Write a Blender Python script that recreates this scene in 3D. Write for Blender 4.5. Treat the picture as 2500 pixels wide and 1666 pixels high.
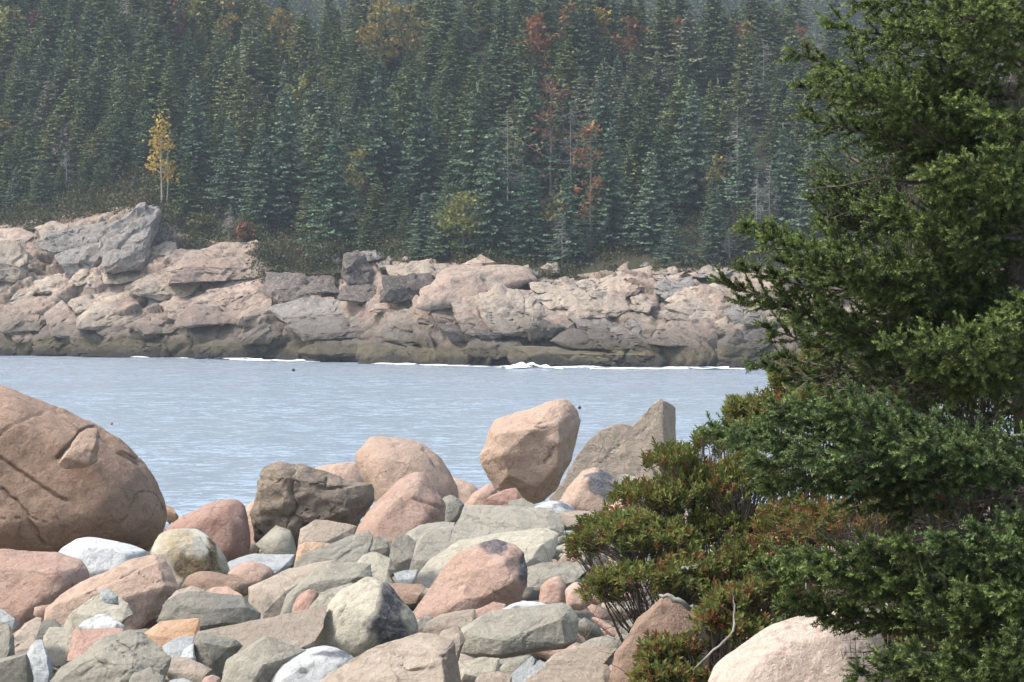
import bpy, bmesh, math, random
import numpy as np
from mathutils import Vector, Matrix

for o in list(bpy.data.objects):
    bpy.data.objects.remove(o)
SC = bpy.context.scene
COL = SC.collection
PI = math.pi

# ------------------------------------------------------------------ camera
F = 6000.0                      # focal length in pixels of a 2500 x 1666 frame
CAMZ = 6.0                      # eye height above the sea
PITCH = math.atan(113.0 / F)
cam_d = bpy.data.cameras.new('camera')
cam_d.sensor_width = 36.0
cam_d.lens = 36.0 * F / 2500.0
cam_d.clip_start = 0.5
cam_d.clip_end = 4000.0
cam = bpy.data.objects.new('camera', cam_d)
cam.location = (0, 0, CAMZ)
cam.rotation_euler = (PI / 2 - PITCH, 0, 0)
COL.objects.link(cam)
SC.camera = cam

# ------------------------------------------------------------------ sky, sun, exposure
SUN_DIR = Vector((-0.60, -0.08, 0.79)).normalized()      # towards the sun
SUN_EL = math.asin(SUN_DIR.z)
SUN_AZ = math.atan2(SUN_DIR.x, SUN_DIR.y)
world = bpy.data.worlds.new('World')
SC.world = world
world.use_nodes = True
wn = world.node_tree
wn.nodes.clear()
sky = wn.nodes.new('ShaderNodeTexSky')
sky.sky_type = 'NISHITA'
sky.sun_disc = False
sky.sun_elevation = SUN_EL
sky.sun_rotation = SUN_AZ
sky.air_density = 1.8
sky.dust_density = 4.0
sky.ozone_density = 1.0
bg = wn.nodes.new('ShaderNodeBackground')
bg.inputs[1].default_value = 0.148
wo = wn.nodes.new('ShaderNodeOutputWorld')
wn.links.new(sky.outputs[0], bg.inputs[0])
wn.links.new(bg.outputs[0], wo.inputs[0])
sun_l = bpy.data.lights.new('sun', 'SUN')
sun_l.energy = 2.75
sun_l.angle = math.radians(12.0)
sun_l.color = (1.0, 0.97, 0.93)
sun = bpy.data.objects.new('sun', sun_l)
sun.rotation_euler = SUN_DIR.to_track_quat('Z', 'Y').to_euler()
COL.objects.link(sun)
SC.view_settings.view_transform = 'Standard'
SC.view_settings.look = 'None'
SC.view_settings.exposure = 0.8
SC.view_settings.gamma = 1.0
SC.view_settings.use_curve_mapping = False
SC.cycles.max_bounces = 6
SC.cycles.diffuse_bounces = 2
SC.cycles.volume_bounces = 0
SC.cycles.transparent_max_bounces = 8

# ------------------------------------------------------------------ helpers
CP, SP = math.cos(PITCH), math.sin(PITCH)
def at(x, y, Y):
    """world point seen at pixel (x, y) at distance Y along the ground"""
    dx = (x - 1250.0) / F
    dv = (833.0 - y) / F
    ry = CP + SP * dv
    rz = -SP + CP * dv
    t = Y / ry
    return np.array((dx * t, Y, CAMZ + rz * t))

def at_arr(x, y, Y):
    x, y, Y = np.broadcast_arrays(np.asarray(x, float), np.asarray(y, float), np.asarray(Y, float))
    dv = (833.0 - y) / F
    ry = CP + SP * dv
    rz = -SP + CP * dv
    t = Y / ry
    return np.stack([(x - 1250.0) / F * t, Y, CAMZ + rz * t], -1)

def proj(P):
    P = np.asarray(P, float)
    X, Y, Z = P[..., 0], P[..., 1], P[..., 2] - CAMZ
    fd = Y * CP - Z * SP
    up = Y * SP + Z * CP
    return 1250 + F * X / fd, 833 - F * up / fd

def sstep(a):
    a = np.clip(a, 0, 1)
    return a * a * (3 - 2 * a)

def _hash(ix, iy, iz, seed):
    h = (ix * 374761393 + iy * 668265263 + iz * 2147483647 + seed * 974634347) & 0xFFFFFFFF
    h = ((h ^ (h >> 13)) * 1274126177) & 0xFFFFFFFF
    h = ((h ^ (h >> 16)) * 2246822519) & 0xFFFFFFFF
    return ((h ^ (h >> 15)) & 0xFFFFFF) / float(0xFFFFFF)

def vnoise(P, seed=0):
    P = np.asarray(P, float)
    i = np.floor(P).astype(np.int64)
    f = P - i
    f = f * f * (3 - 2 * f)
    r = 0
    for dx in (0, 1):
        wx = f[:, 0] if dx else 1 - f[:, 0]
        for dy in (0, 1):
            wy = f[:, 1] if dy else 1 - f[:, 1]
            for dz in (0, 1):
                wz = f[:, 2] if dz else 1 - f[:, 2]
                r = r + wx * wy * wz * _hash(i[:, 0] + dx, i[:, 1] + dy, i[:, 2] + dz, seed)
    return r * 2 - 1

def fbm(P, octaves=4, seed=0, gain=0.5):
    r, a, q = 0, 1.0, np.asarray(P, float)
    for k in range(octaves):
        r = r + a * vnoise(q + 17.3 * k, seed + k)
        q = q * 2.03
        a *= gain
    return r

def mesh_from(name, V, Fc, mat=None, smooth=False):
    me = bpy.data.meshes.new(name)
    V = np.asarray(V, np.float32)
    Fc = np.asarray(Fc, np.int32)
    k = Fc.shape[1]
    me.vertices.add(len(V))
    me.vertices.foreach_set('co', V.ravel())
    me.loops.add(Fc.size)
    me.loops.foreach_set('vertex_index', Fc.ravel())
    me.polygons.add(len(Fc))
    me.polygons.foreach_set('loop_start', np.arange(len(Fc), dtype=np.int32) * k)
    me.polygons.foreach_set('loop_total', np.full(len(Fc), k, np.int32))
    if smooth:
        me.polygons.foreach_set('use_smooth', np.ones(len(Fc), bool))
    me.update(calc_edges=True)
    if mat:
        me.materials.append(mat)
    return me

def attr(me, name, vals):
    a = me.attributes.new(name, 'FLOAT', 'POINT')
    a.data.foreach_set('value', np.asarray(vals, np.float32))

def obj(name, me, parent=None, loc=None):
    o = bpy.data.objects.new(name, me)
    COL.objects.link(o)
    if parent:
        o.parent = parent
    if loc is not None:
        o.location = loc
    return o

def tag(o, label=None, cat=None, group=None, kind=None):
    if label: o['label'] = label
    if cat: o['category'] = cat
    if group: o['group'] = group
    if kind: o['kind'] = kind
    return o

def tube_arrays(pts, rads, n=5):
    """closed-ish tube along points -> V, quads"""
    pts = np.asarray(pts, float)
    m = len(pts)
    tan = np.gradient(pts, axis=0)
    tan /= np.linalg.norm(tan, axis=1)[:, None] + 1e-9
    ref = np.array((0.31, 0.17, 0.93))
    a = np.cross(tan, ref); a /= np.linalg.norm(a, axis=1)[:, None] + 1e-9
    b = np.cross(tan, a)
    ang = np.arange(n) * 2 * PI / n
    V = pts[:, None, :] + np.asarray(rads)[:, None, None] * (np.cos(ang)[None, :, None] * a[:, None, :] + np.sin(ang)[None, :, None] * b[:, None, :])
    V = V.reshape(-1, 3)
    i = np.arange(m - 1)[:, None] * n
    j = np.arange(n)[None, :]
    j2 = (j + 1) % n
    Fq = np.stack([i + j, i + j2, i + n + j2, i + n + j], -1).reshape(-1, 4)
    return V, Fq

class Acc:
    """collects arrays of one face size"""
    def __init__(s): s.V, s.F, s.A, s.n = [], [], [], 0
    def add(s, V, Fc, a=None):
        s.V.append(np.asarray(V)); s.F.append(np.asarray(Fc) + s.n)
        if a is not None: s.A.append(np.broadcast_to(np.asarray(a, float), (len(V),)))
        s.n += len(V)
    def mesh(s, name, mat, smooth=False, an=None):
        me = mesh_from(name, np.concatenate(s.V), np.concatenate(s.F), mat, smooth)
        if an and s.A: attr(me, an, np.concatenate(s.A))
        return me

# ------------------------------------------------------------------ materials
def new_mat(name):
    m = bpy.data.materials.new(name)
    m.use_nodes = True
    nt = m.node_tree
    nt.nodes.clear()
    out = nt.nodes.new('ShaderNodeOutputMaterial')
    return m, nt, out

def N(nt, typ, **kw):
    n = nt.nodes.new(typ)
    for k, v in kw.items():
        if k == 'ins':
            for kk, vv in v.items():
                n.inputs[kk].default_value = vv
        else:
            setattr(n, k, v)
    return n

def mix(nt, fac, a, b, blend='MIX'):
    n = nt.nodes.new('ShaderNodeMix')
    n.data_type = 'RGBA'
    n.blend_type = blend
    for sock, v in ((n.inputs[0], fac), (n.inputs[6], a), (n.inputs[7], b)):
        if isinstance(v, bpy.types.NodeSocket): nt.links.new(v, sock)
        elif isinstance(v, (int, float)): sock.default_value = v
        else: sock.default_value = (*v, 1)
    return n.outputs[2]

def ramp(nt, val, p0, p1, c0=(0, 0, 0), c1=(1, 1, 1)):
    r = nt.nodes.new('ShaderNodeValToRGB')
    e = r.color_ramp.elements
    e[0].position, e[1].position = p0, p1
    e[0].color, e[1].color = (*c0, 1), (*c1, 1)
    nt.links.new(val, r.inputs[0])
    return r.outputs[0]

def noise(nt, co, scale, detail=4, rough=0.55, dist=0.0):
    n = nt.nodes.new('ShaderNodeTexNoise')
    n.inputs['Scale'].default_value = scale
    n.inputs['Detail'].default_value = detail
    n.inputs['Roughness'].default_value = rough
    n.inputs['Distortion'].default_value = dist
    if co is not None: nt.links.new(co, n.inputs['Vector'])
    return n.outputs[0]

def math_n(nt, op, a, b=None):
    n = nt.nodes.new('ShaderNodeMath'); n.operation = op
    for s, v in ((n.inputs[0], a), (n.inputs[1], b)):
        if v is None: continue
        if isinstance(v, (int, float)): s.default_value = v
        else: nt.links.new(v, s)
    return n.outputs[0]

def rock_mat(name, c1, c2, spk=(0.05, 0.045, 0.045), sa=0.5, patch=(0.1, 0.1, 0.11), strata=0.0, stain=(0.20, 0.13, 0.085), sta=0.35, bump=0.75):
    m, nt, out = new_mat(name)
    tc = N(nt, 'ShaderNodeTexCoord')
    oi = N(nt, 'ShaderNodeObjectInfo')
    off = N(nt, 'ShaderNodeVectorMath', operation='SCALE'); off.inputs[0].default_value = (37, 61, 23)
    nt.links.new(oi.outputs['Random'], off.inputs['Scale'])
    ad = N(nt, 'ShaderNodeVectorMath', operation='ADD')
    nt.links.new(tc.outputs['Object'], ad.inputs[0]); nt.links.new(off.outputs[0], ad.inputs[1])
    co = ad.outputs[0]
    big = noise(nt, co, 1.6, 5, 0.6, 0.6)
    col = mix(nt, ramp(nt, big, 0.35, 0.66), c1, c2)
    if strata > 0:
        mp = N(nt, 'ShaderNodeMapping')
        mp.inputs['Rotation'].default_value = (0.35, 0.32, 0.2)
        mp.inputs['Scale'].default_value = (1.0, 1.4, 14.0)
        nt.links.new(co, mp.inputs['Vector'])
        st = noise(nt, mp.outputs[0], 1.3, 4, 0.6, 0.4)
        col = mix(nt, math_n(nt, 'MULTIPLY', ramp(nt, st, 0.5, 0.68), strata), col, tuple(0.5 * a for a in c2))
    sn = noise(nt, co, 3.5, 6, 0.65, 1.0)
    col = mix(nt, math_n(nt, 'MULTIPLY', ramp(nt, sn, 0.54, 0.72), sta), col, stain)
    pa = N(nt, 'ShaderNodeAttribute', attribute_name='patch')
    mot = noise(nt, co, 22, 4, 0.7)
    patc = mix(nt, ramp(nt, mot, 0.42, 0.62), patch, tuple(min(1, 1.7 * a + 0.03) for a in patch))
    col = mix(nt, pa.outputs['Fac'], col, patc)
    # lichen and weather blotches, hairline cracks
    lb = noise(nt, co, 9.0, 5, 0.75, 0.6)
    col = mix(nt, math_n(nt, 'MULTIPLY', ramp(nt, lb, 0.53, 0.62), .45), col, tuple(.52 * a for a in c1))
    lb2 = noise(nt, co, 6.0, 6, 0.75, 1.2)
    col = mix(nt, math_n(nt, 'MULTIPLY', ramp(nt, lb2, 0.56, 0.64), .35), col, tuple(min(.8, 1.35 * a + .04) for a in c2))
    wv = N(nt, 'ShaderNodeVectorMath', operation='MULTIPLY_ADD'); nzc = N(nt, 'ShaderNodeTexNoise', ins={'Scale': 2.5, 'Detail': 5}); nt.links.new(co, nzc.inputs['Vector'])
    wv.inputs[1].default_value = (.5, .5, .5); nt.links.new(nzc.outputs['Color'], wv.inputs[0]); nt.links.new(co, wv.inputs[2])
    vt = N(nt, 'ShaderNodeTexVoronoi', feature='DISTANCE_TO_EDGE', ins={'Scale': 1.5}); nt.links.new(wv.outputs[0], vt.inputs['Vector'])
    hc = math_n(nt, 'MULTIPLY', ramp(nt, vt.outputs[0], 0.0, 0.018, (1, 1, 1), (0, 0, 0)), ramp(nt, big, 0.45, 0.6))
    col = mix(nt, math_n(nt, 'MULTIPLY', hc, .55), col, tuple(.3 * a for a in c1))
    # granite grain
    g1 = noise(nt, co, 60, 4, 0.8)
    col = mix(nt, math_n(nt, 'MULTIPLY', ramp(nt, g1, 0.55, 0.70), sa), col, spk)
    g2 = noise(nt, co, 36, 4, 0.8)
    col = mix(nt, math_n(nt, 'MULTIPLY', ramp(nt, g2, 0.56, 0.74), sa * 0.6), col, tuple(min(0.8, a * 1.55 + 0.04) for a in c1))
    hs = N(nt, 'ShaderNodeHueSaturation')
    vr = N(nt, 'ShaderNodeMapRange', ins={3: 0.88, 4: 1.12})
    nt.links.new(oi.outputs['Random'], vr.inputs[0])
    nt.links.new(vr.outputs[0], hs.inputs['Value'])
    nt.links.new(col, hs.inputs['Color'])
    bs = N(nt, 'ShaderNodeBsdfPrincipled', ins={'Roughness': 0.88})
    bs.inputs['Specular IOR Level'].default_value = 0.25
    nt.links.new(hs.outputs[0], bs.inputs['Base Color'])
    b1 = noise(nt, co, 14, 6, 0.7, 0.3)
    bp = N(nt, 'ShaderNodeBump', ins={'Strength': bump, 'Distance': 0.05})
    nt.links.new(b1, bp.inputs['Height'])
    b2 = N(nt, 'ShaderNodeBump', ins={'Strength': bump * 0.7, 'Distance': 0.012})
    nt.links.new(g1, b2.inputs['Height']); nt.links.new(bp.outputs[0], b2.inputs['Normal'])
    nt.links.new(b2.outputs[0], bs.inputs['Normal'])
    nt.links.new(bs.outputs[0], out.inputs[0])
    return m

M = {}
M['pink'] = rock_mat('pink_granite', (0.41, 0.275, 0.22), (0.47, 0.34, 0.28), stain=(0.40, 0.19, 0.14), patch=(0.09, 0.08, 0.09))
M['red'] = rock_mat('red_granite', (0.36, 0.215, 0.17), (0.42, 0.285, 0.235), stain=(0.36, 0.15, 0.11), sa=0.4)
M['tan'] = rock_mat('tan_granite', (0.40, 0.29, 0.23), (0.44, 0.33, 0.265), stain=(0.36, 0.22, 0.15), patch=(0.07, 0.075, 0.085))
M['brown'] = rock_mat('weathered_granite', (0.27, 0.185, 0.14), (0.35, 0.245, 0.185), stain=(0.16, 0.11, 0.09), sta=0.4, patch=(0.05, 0.045, 0.045))
M['dark'] = rock_mat('dark_schist', (0.20, 0.165, 0.135), (0.265, 0.215, 0.17), stain=(0.09, 0.075, 0.065), sta=0.6, strata=0.4, bump=0.9)
M['grey'] = rock_mat('grey_green_siltstone', (0.29, 0.28, 0.24), (0.355, 0.325, 0.27), stain=(0.25, 0.215, 0.165), strata=0.35, sa=0.2, sta=0.35)
M['pale'] = rock_mat('pale_sandstone', (0.41, 0.38, 0.31), (0.46, 0.42, 0.34), stain=(0.38, 0.33, 0.26), strata=0.2, sa=0.15, patch=(0.055, 0.055, 0.062))
M['tslab'] = rock_mat('tan_siltstone', (0.36, 0.30, 0.245), (0.40, 0.335, 0.275), stain=(0.30, 0.22, 0.16), strata=0.35, sa=0.2, patch=(0.17, 0.15, 0.12))
M['slate'] = rock_mat('grey_slate', (0.21, 0.205, 0.18), (0.27, 0.255, 0.215), stain=(0.15, 0.13, 0.10), strata=0.4, sa=0.3, sta=0.35)
M['white'] = rock_mat('white_granite', (0.52, 0.53, 0.54), (0.60, 0.60, 0.59), stain=(0.42, 0.42, 0.44), patch=(0.12, 0.125, 0.14), sa=0.25, sta=0.35)
M['ochre'] = rock_mat('lichen_quartz', (0.50, 0.48, 0.42), (0.36, 0.29, 0.19), stain=(0.30, 0.17, 0.045), sta=0.75, patch=(0.10, 0.07, 0.035))
M['orange'] = rock_mat('orange_stained_stone', (0.50, 0.31, 0.19), (0.50, 0.36, 0.26), stain=(0.48, 0.25, 0.12), sa=0.15)
M['palepink'] = rock_mat('pale_pink_granite', (0.50, 0.40, 0.34), (0.55, 0.46, 0.40), stain=(0.45, 0.32, 0.26))
M['blue'] = rock_mat('blue_grey_stone', (0.36, 0.38, 0.385), (0.43, 0.44, 0.44), stain=(0.28, 0.28, 0.27), strata=0.3, sa=0.2)

def shore_mat(name, cA, cB, cC):
    """sea ledge: granite above, olive weed and black algae near the sea"""
    m, nt, out = new_mat(name)
    ge = N(nt, 'ShaderNodeNewGeometry')
    oi = N(nt, 'ShaderNodeObjectInfo')
    co = ge.outputs['Position']
    n1 = noise(nt, co, 0.16, 5, 0.6, 0.5)
    col = mix(nt, ramp(nt, n1, 0.38, 0.62), cA, cB)
    n2 = noise(nt, co, 0.5, 5, 0.65, 0.8)
    col = mix(nt, math_n(nt, 'MULTIPLY', ramp(nt, n2, 0.5, 0.68), 0.75), col, cC)
    mp = N(nt, 'ShaderNodeMapping'); mp.inputs['Scale'].default_value = (1.0, 1.0, 0.22)
    nt.links.new(co, mp.inputs['Vector'])
    n3 = noise(nt, mp.outputs[0], 1.3, 5, 0.7, 0.4)
    col = mix(nt, math_n(nt, 'MULTIPLY', ramp(nt, n3, 0.5, 0.66), 0.7), col, (0.13, 0.105, 0.09))
    vt = N(nt, 'ShaderNodeTexVoronoi', feature='DISTANCE_TO_EDGE', ins={'Scale': 0.55})
    mv = N(nt, 'ShaderNodeMapping'); mv.inputs['Rotation'].default_value = (0, .5, .2); mv.inputs['Scale'].default_value = (.35, .6, 1.9)
    wv = N(nt, 'ShaderNodeVectorMath', operation='ADD'); nz_ = N(nt, 'ShaderNodeTexNoise', ins={'Scale': .7, 'Detail': 4}); nt.links.new(co, nz_.inputs['Vector']); nt.links.new(co, wv.inputs[0]); nt.links.new(nz_.outputs['Color'], wv.inputs[1])
    nt.links.new(wv.outputs[0], mv.inputs['Vector']); nt.links.new(mv.outputs[0], vt.inputs['Vector'])
    col = mix(nt, math_n(nt, 'MULTIPLY', ramp(nt, vt.outputs[0], 0.0, 0.035, (1, 1, 1), (0, 0, 0)), math_n(nt, 'MULTIPLY', ramp(nt, n2, .42, .55), .5)), col, (0.06, 0.05, 0.045))
    n4 = noise(nt, co, 4.0, 3, 0.7)
    col = mix(nt, math_n(nt, 'MULTIPLY', ramp(nt, n4, 0.5, 0.72), 0.4), col, (0.52, 0.44, 0.37))
    # weed bands by height, edge broken by noise
    sx = N(nt, 'ShaderNodeSeparateXYZ'); nt.links.new(co, sx.inputs[0])
    wob = noise(nt, co, 0.33, 6, 0.7)
    hz = math_n(nt, 'ADD', sx.outputs[2], math_n(nt, 'MULTIPLY', wob, -3.2))
    br = N(nt, 'ShaderNodeMapRange', ins={1: 0.9, 2: 3.4, 3: 1.0, 4: 0.0}); nt.links.new(hz, br.inputs[0])
    col = mix(nt, math_n(nt, 'MULTIPLY', br.outputs[0], 0.75), col, (0.135, 0.115, 0.10))
    ol = N(nt, 'ShaderNodeMapRange', ins={1: -0.1, 2: 0.5, 3: 1.0, 4: 0.0}); nt.links.new(hz, ol.inputs[0])
    oc = mix(nt, ramp(nt, noise(nt, co, 1.4, 5, 0.7), 0.4, 0.65), (0.125, 0.105, 0.07), (0.08, 0.07, 0.05))
    col = mix(nt, ol.outputs[0], col, oc)
    bk = N(nt, 'ShaderNodeMapRange', ins={1: -1.2, 2: -0.7, 3: 1.0, 4: 0.0}); nt.links.new(hz, bk.inputs[0])
    col = mix(nt, bk.outputs[0], col, (0.045, 0.038, 0.032))
    hs = N(nt, 'ShaderNodeHueSaturation')
    vr = N(nt, 'ShaderNodeMapRange', ins={3: 0.8, 4: 1.15}); nt.links.new(oi.outputs['Random'], vr.inputs[0])
    nt.links.new(vr.outputs[0], hs.inputs['Value']); nt.links.new(col, hs.inputs['Color'])
    bs = N(nt, 'ShaderNodeBsdfPrincipled', ins={'Roughness': 0.9}); bs.inputs['Specular IOR Level'].default_value = 0.2
    nt.links.new(hs.outputs[0], bs.inputs['Base Color'])
    bp = N(nt, 'ShaderNodeBump', ins={'Strength': 0.8, 'Distance': 0.35})
    nt.links.new(noise(nt, co, 1.8, 6, 0.7, 0.5), bp.inputs['Height'])
    nt.links.new(bp.outputs[0], bs.inputs['Normal'])
    nt.links.new(bs.outputs[0], out.inputs[0])
    return m
M['s_pink'] = shore_mat('pink_ledge', (0.40, 0.315, 0.26), (0.33, 0.245, 0.20), (0.27, 0.24, 0.22))
M['s_tan'] = shore_mat('tan_ledge', (0.43, 0.36, 0.295), (0.38, 0.30, 0.235), (0.28, 0.26, 0.24))
M['s_grey'] = shore_mat('grey_ledge', (0.23, 0.215, 0.205), (0.29, 0.265, 0.245), (0.17, 0.16, 0.155))
M['s_dark'] = shore_mat('dark_ledge', (0.115, 0.10, 0.095), (0.15, 0.125, 0.115), (0.085, 0.08, 0.08))

def leaf_mat(name, dark, light, var=0.25, attrname=None, trans=0.25, objvar=0.0, third=None):
    m, nt, out = new_mat(name)
    if attrname:
        a = N(nt, 'ShaderNodeAttribute', attribute_name=attrname).outputs['Fac']
    else:
        ge = N(nt, 'ShaderNodeNewGeometry')
        a = ramp(nt, noise(nt, ge.outputs['Position'], 0.9, 3), 0.35, 0.65)
    col = mix(nt, a, dark, light)
    if third:
        ta = N(nt, 'ShaderNodeAttribute', attribute_name='tint').outputs['Fac']
        col = mix(nt, ta, col, third)
    hs = N(nt, 'ShaderNodeHueSaturation')
    oi = N(nt, 'ShaderNodeObjectInfo')
    if objvar:
        vr = N(nt, 'ShaderNodeMapRange', ins={3: 1 - objvar, 4: 1 + objvar}); nt.links.new(oi.outputs['Random'], vr.inputs[0])
        nt.links.new(vr.outputs[0], hs.inputs['Value'])
    nt.links.new(col, hs.inputs['Color'])
    df = N(nt, 'ShaderNodeBsdfPrincipled', ins={'Roughness': 0.6}); df.inputs['Specular IOR Level'].default_value = 0.25
    tr = N(nt, 'ShaderNodeBsdfTranslucent')
    nt.links.new(hs.outputs[0], df.inputs['Base Color'])
    nt.links.new(hs.outputs[0], tr.inputs['Color'])
    ms = N(nt, 'ShaderNodeMixShader'); ms.inputs[0].default_value = trans
    nt.links.new(df.outputs[0], ms.inputs[1]); nt.links.new(tr.outputs[0], ms.inputs[2])
    nt.links.new(ms.outputs[0], out.inputs[0])
    return m

def plain_mat(name, c1, c2, scale=8, rough=0.9, bump=0.3):
    m, nt, out = new_mat(name)
    tc = N(nt, 'ShaderNodeTexCoord')
    n = noise(nt, tc.outputs['Object'], scale, 5, 0.65)
    col = mix(nt, ramp(nt, n, 0.35, 0.65), c1, c2)
    bs = N(nt, 'ShaderNodeBsdfPrincipled', ins={'Roughness': rough}); bs.inputs['Specular IOR Level'].default_value = 0.2
    nt.links.new(col, bs.inputs['Base Color'])
    bp = N(nt, 'ShaderNodeBump', ins={'Strength': bump, 'Distance': 0.03}); nt.links.new(n, bp.inputs['Height'])
    nt.links.new(bp.outputs[0], bs.inputs['Normal'])
    nt.links.new(bs.outputs[0], out.inputs[0])
    return m

def forest_mat(name, stops):
    """spruce needles; each tree takes its own hue from dark green over blue-green to olive and grey"""
    m, nt, out = new_mat(name)
    r = N(nt, 'ShaderNodeObjectInfo').outputs['Random']
    cr = nt.nodes.new('ShaderNodeValToRGB')
    e = cr.color_ramp.elements
    e[0].position, e[0].color = stops[0][0], (*stops[0][1], 1)
    e[1].position, e[1].color = stops[-1][0], (*stops[-1][1], 1)
    for p, c in stops[1:-1]:
        x = e.new(p); x.color = (*c, 1)
    nt.links.new(r, cr.inputs[0])
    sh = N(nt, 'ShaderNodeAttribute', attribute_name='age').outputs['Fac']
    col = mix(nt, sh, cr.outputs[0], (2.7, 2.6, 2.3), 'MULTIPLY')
    df = N(nt, 'ShaderNodeBsdfPrincipled', ins={'Roughness': 0.7}); df.inputs['Specular IOR Level'].default_value = 0.2
    nt.links.new(col, df.inputs['Base Color'])
    nt.links.new(df.outputs[0], out.inputs[0])
    return m
M['forest'] = forest_mat('spruce_needles', [(0.0, (0.039, 0.060, 0.031)), (0.15, (0.065, 0.088, 0.034)), (0.3, (0.047, 0.075, 0.047)), (0.45, (0.086, 0.104, 0.039)),
    (0.6, (0.039, 0.065, 0.036)), (0.75, (0.073, 0.096, 0.052)), (0.88, (0.104, 0.114, 0.044)), (0.95, (0.086, 0.107, 0.078)), (1.0, (0.111, 0.098, 0.075))])
M['forest_front'] = forest_mat('blue_green_spruce_needles', [(0.0, (0.049, 0.078, 0.055)), (0.25, (0.073, 0.107, 0.078)), (0.5, (0.047, 0.081, 0.052)), (0.75, (0.086, 0.122, 0.094)), (1.0, (0.060, 0.091, 0.057))])
M['bark'] = plain_mat('bark', (0.12, 0.10, 0.085), (0.20, 0.175, 0.15), 12)
M['dead'] = plain_mat('dead_wood', (0.20, 0.19, 0.18), (0.33, 0.315, 0.295), 14)
M['twig'] = plain_mat('dead_twigs', (0.10, 0.085, 0.075), (0.20, 0.175, 0.155), 20)
M['birch'] = plain_mat('pale_bark', (0.33, 0.30, 0.25), (0.42, 0.38, 0.32), 5)

# ------------------------------------------------------------------ terrain: sea, far shore, hillside
XS = np.array([-900, 0, 350, 700, 900, 1200, 1500, 1800, 2000, 3400], float)
YW = np.array([864, 868, 872, 878, 885, 893, 895, 897, 899, 903], float)      # waterline of the far shore
def water_D(x): return CAMZ * F / (np.interp(x, XS, YW) - 720.0)
XT = np.array([-900, 0, 60, 130, 190, 250, 300, 360, 410, 450, 530, 640, 690, 720, 830, 900, 940, 1000, 1100, 1200, 1290, 1360, 1450, 1560, 1650, 1780, 2000, 3400], float)
YT = np.array([540, 556, 548, 540, 528, 520, 516, 512, 540, 580, 600, 600, 640, 660, 648, 650, 645, 648, 655, 662, 680, 685, 672, 664, 662, 660, 662, 650], float)
def top_y(x): return np.interp(x, XT, YT)
def top_D(x): return water_D(x) + 10 + 9 * sstep((700 - np.asarray(x)) / 700)
def z_at(y, Y): return CAMZ + (720.0 - y) * Y / F
def hill_z(x, Y):
    """ground height on the pixel column x at distance Y (behind the rocks)"""
    x = np.asarray(x, float); Y = np.asarray(Y, float)
    Dt = top_D(x); zt = z_at(top_y(x), Dt)
    s = 0.455 - 0.04 * sstep((x - 1100) / 800) + 0.02 * sstep((400 - x) / 800)
    e = Y - Dt
    near = zt + s * np.minimum(e, 62) + 0.10 * np.clip(e - 62, 0, 60) + 1.2 * np.sin(x / 170.0 + Y / 23.0) * sstep(e / 20)
    far = 0.30 * np.maximum(Y - 500, 0)
    return near + far

# sea
m, nt, out = new_mat('sea_water')
ge = N(nt, 'ShaderNodeNewGeometry')
mp = N(nt, 'ShaderNodeMapping'); mp.inputs['Scale'].default_value = (0.9, 1.0, 1.0); mp.inputs['Rotation'].default_value = (0, 0, 0.15)
nt.links.new(ge.outputs['Position'], mp.inputs['Vector'])
bs = N(nt, 'ShaderNodeBsdfPrincipled', ins={'Base Color': (0.28, 0.345, 0.42, 1), 'Roughness': 0.22, 'IOR': 1.45})  # base colour paler than water itself, painting in the reflected bright sky
tot = None
for sc_, det, k in ((0.35, 2, 0.4), (1.5, 3, 1.1), (6.0, 2, 0.9)):     # wave slopes, three sizes of ripple
    nz = N(nt, 'ShaderNodeTexNoise', ins={'Scale': sc_, 'Detail': det, 'Roughness': 0.6, 'Distortion': 0.2})
    nt.links.new(mp.outputs[0], nz.inputs['Vector'])
    sb = N(nt, 'ShaderNodeVectorMath', operation='SUBTRACT'); sb.inputs[1].default_value = (.5, .5, .5)
    nt.links.new(nz.outputs['Color'], sb.inputs[0])
    sm = N(nt, 'ShaderNodeVectorMath', operation='MULTIPLY'); sm.inputs[1].default_value = (k * .6, k, 0)
    nt.links.new(sb.outputs[0], sm.inputs[0])
    if tot is None: tot = sm.outputs[0]
    else:
        ad = N(nt, 'ShaderNodeVectorMath', operation='ADD'); nt.links.new(tot, ad.inputs[0]); nt.links.new(sm.outputs[0], ad.inputs[1]); tot = ad.outputs[0]
wp = N(nt, 'ShaderNodeMapRange', ins={1: .35, 2: .65, 3: .45, 4: 1.35}); nt.links.new(noise(nt, ge.outputs['Position'], .028, 3, .6), wp.inputs[0])      # wind patches
wsc = N(nt, 'ShaderNodeVectorMath', operation='SCALE'); nt.links.new(tot, wsc.inputs[0]); nt.links.new(wp.outputs[0], wsc.inputs['Scale']); tot = wsc.outputs[0]
ad = N(nt, 'ShaderNodeVectorMath', operation='ADD'); ad.inputs[1].default_value = (0, 0, 1); nt.links.new(tot, ad.inputs[0])
nm = N(nt, 'ShaderNodeVectorMath', operation='NORMALIZE'); nt.links.new(ad.outputs[0], nm.inputs[0])
nt.links.new(nm.outputs[0], bs.inputs['Normal'])
nt.links.new(bs.outputs[0], out.inputs[0])
M['sea'] = m
xs = np.linspace(-480, 480, 25); ys = np.linspace(30, 420, 25)
G = np.stack(np.meshgrid(xs, ys, indexing='ij'), -1).reshape(-1, 2)
V = np.c_[G, np.zeros(len(G))]
def grid_faces(a, b):
    i = np.arange(a - 1)[:, None] * b + np.arange(b - 1)[None, :]
    return np.stack([i, i + b, i + b + 1, i + 1], -1).reshape(-1, 4)
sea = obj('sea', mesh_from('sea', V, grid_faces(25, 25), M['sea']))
tag(sea, 'calm pale blue sea inlet between the boulders and the far ledges', None, None, 'structure')

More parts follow.
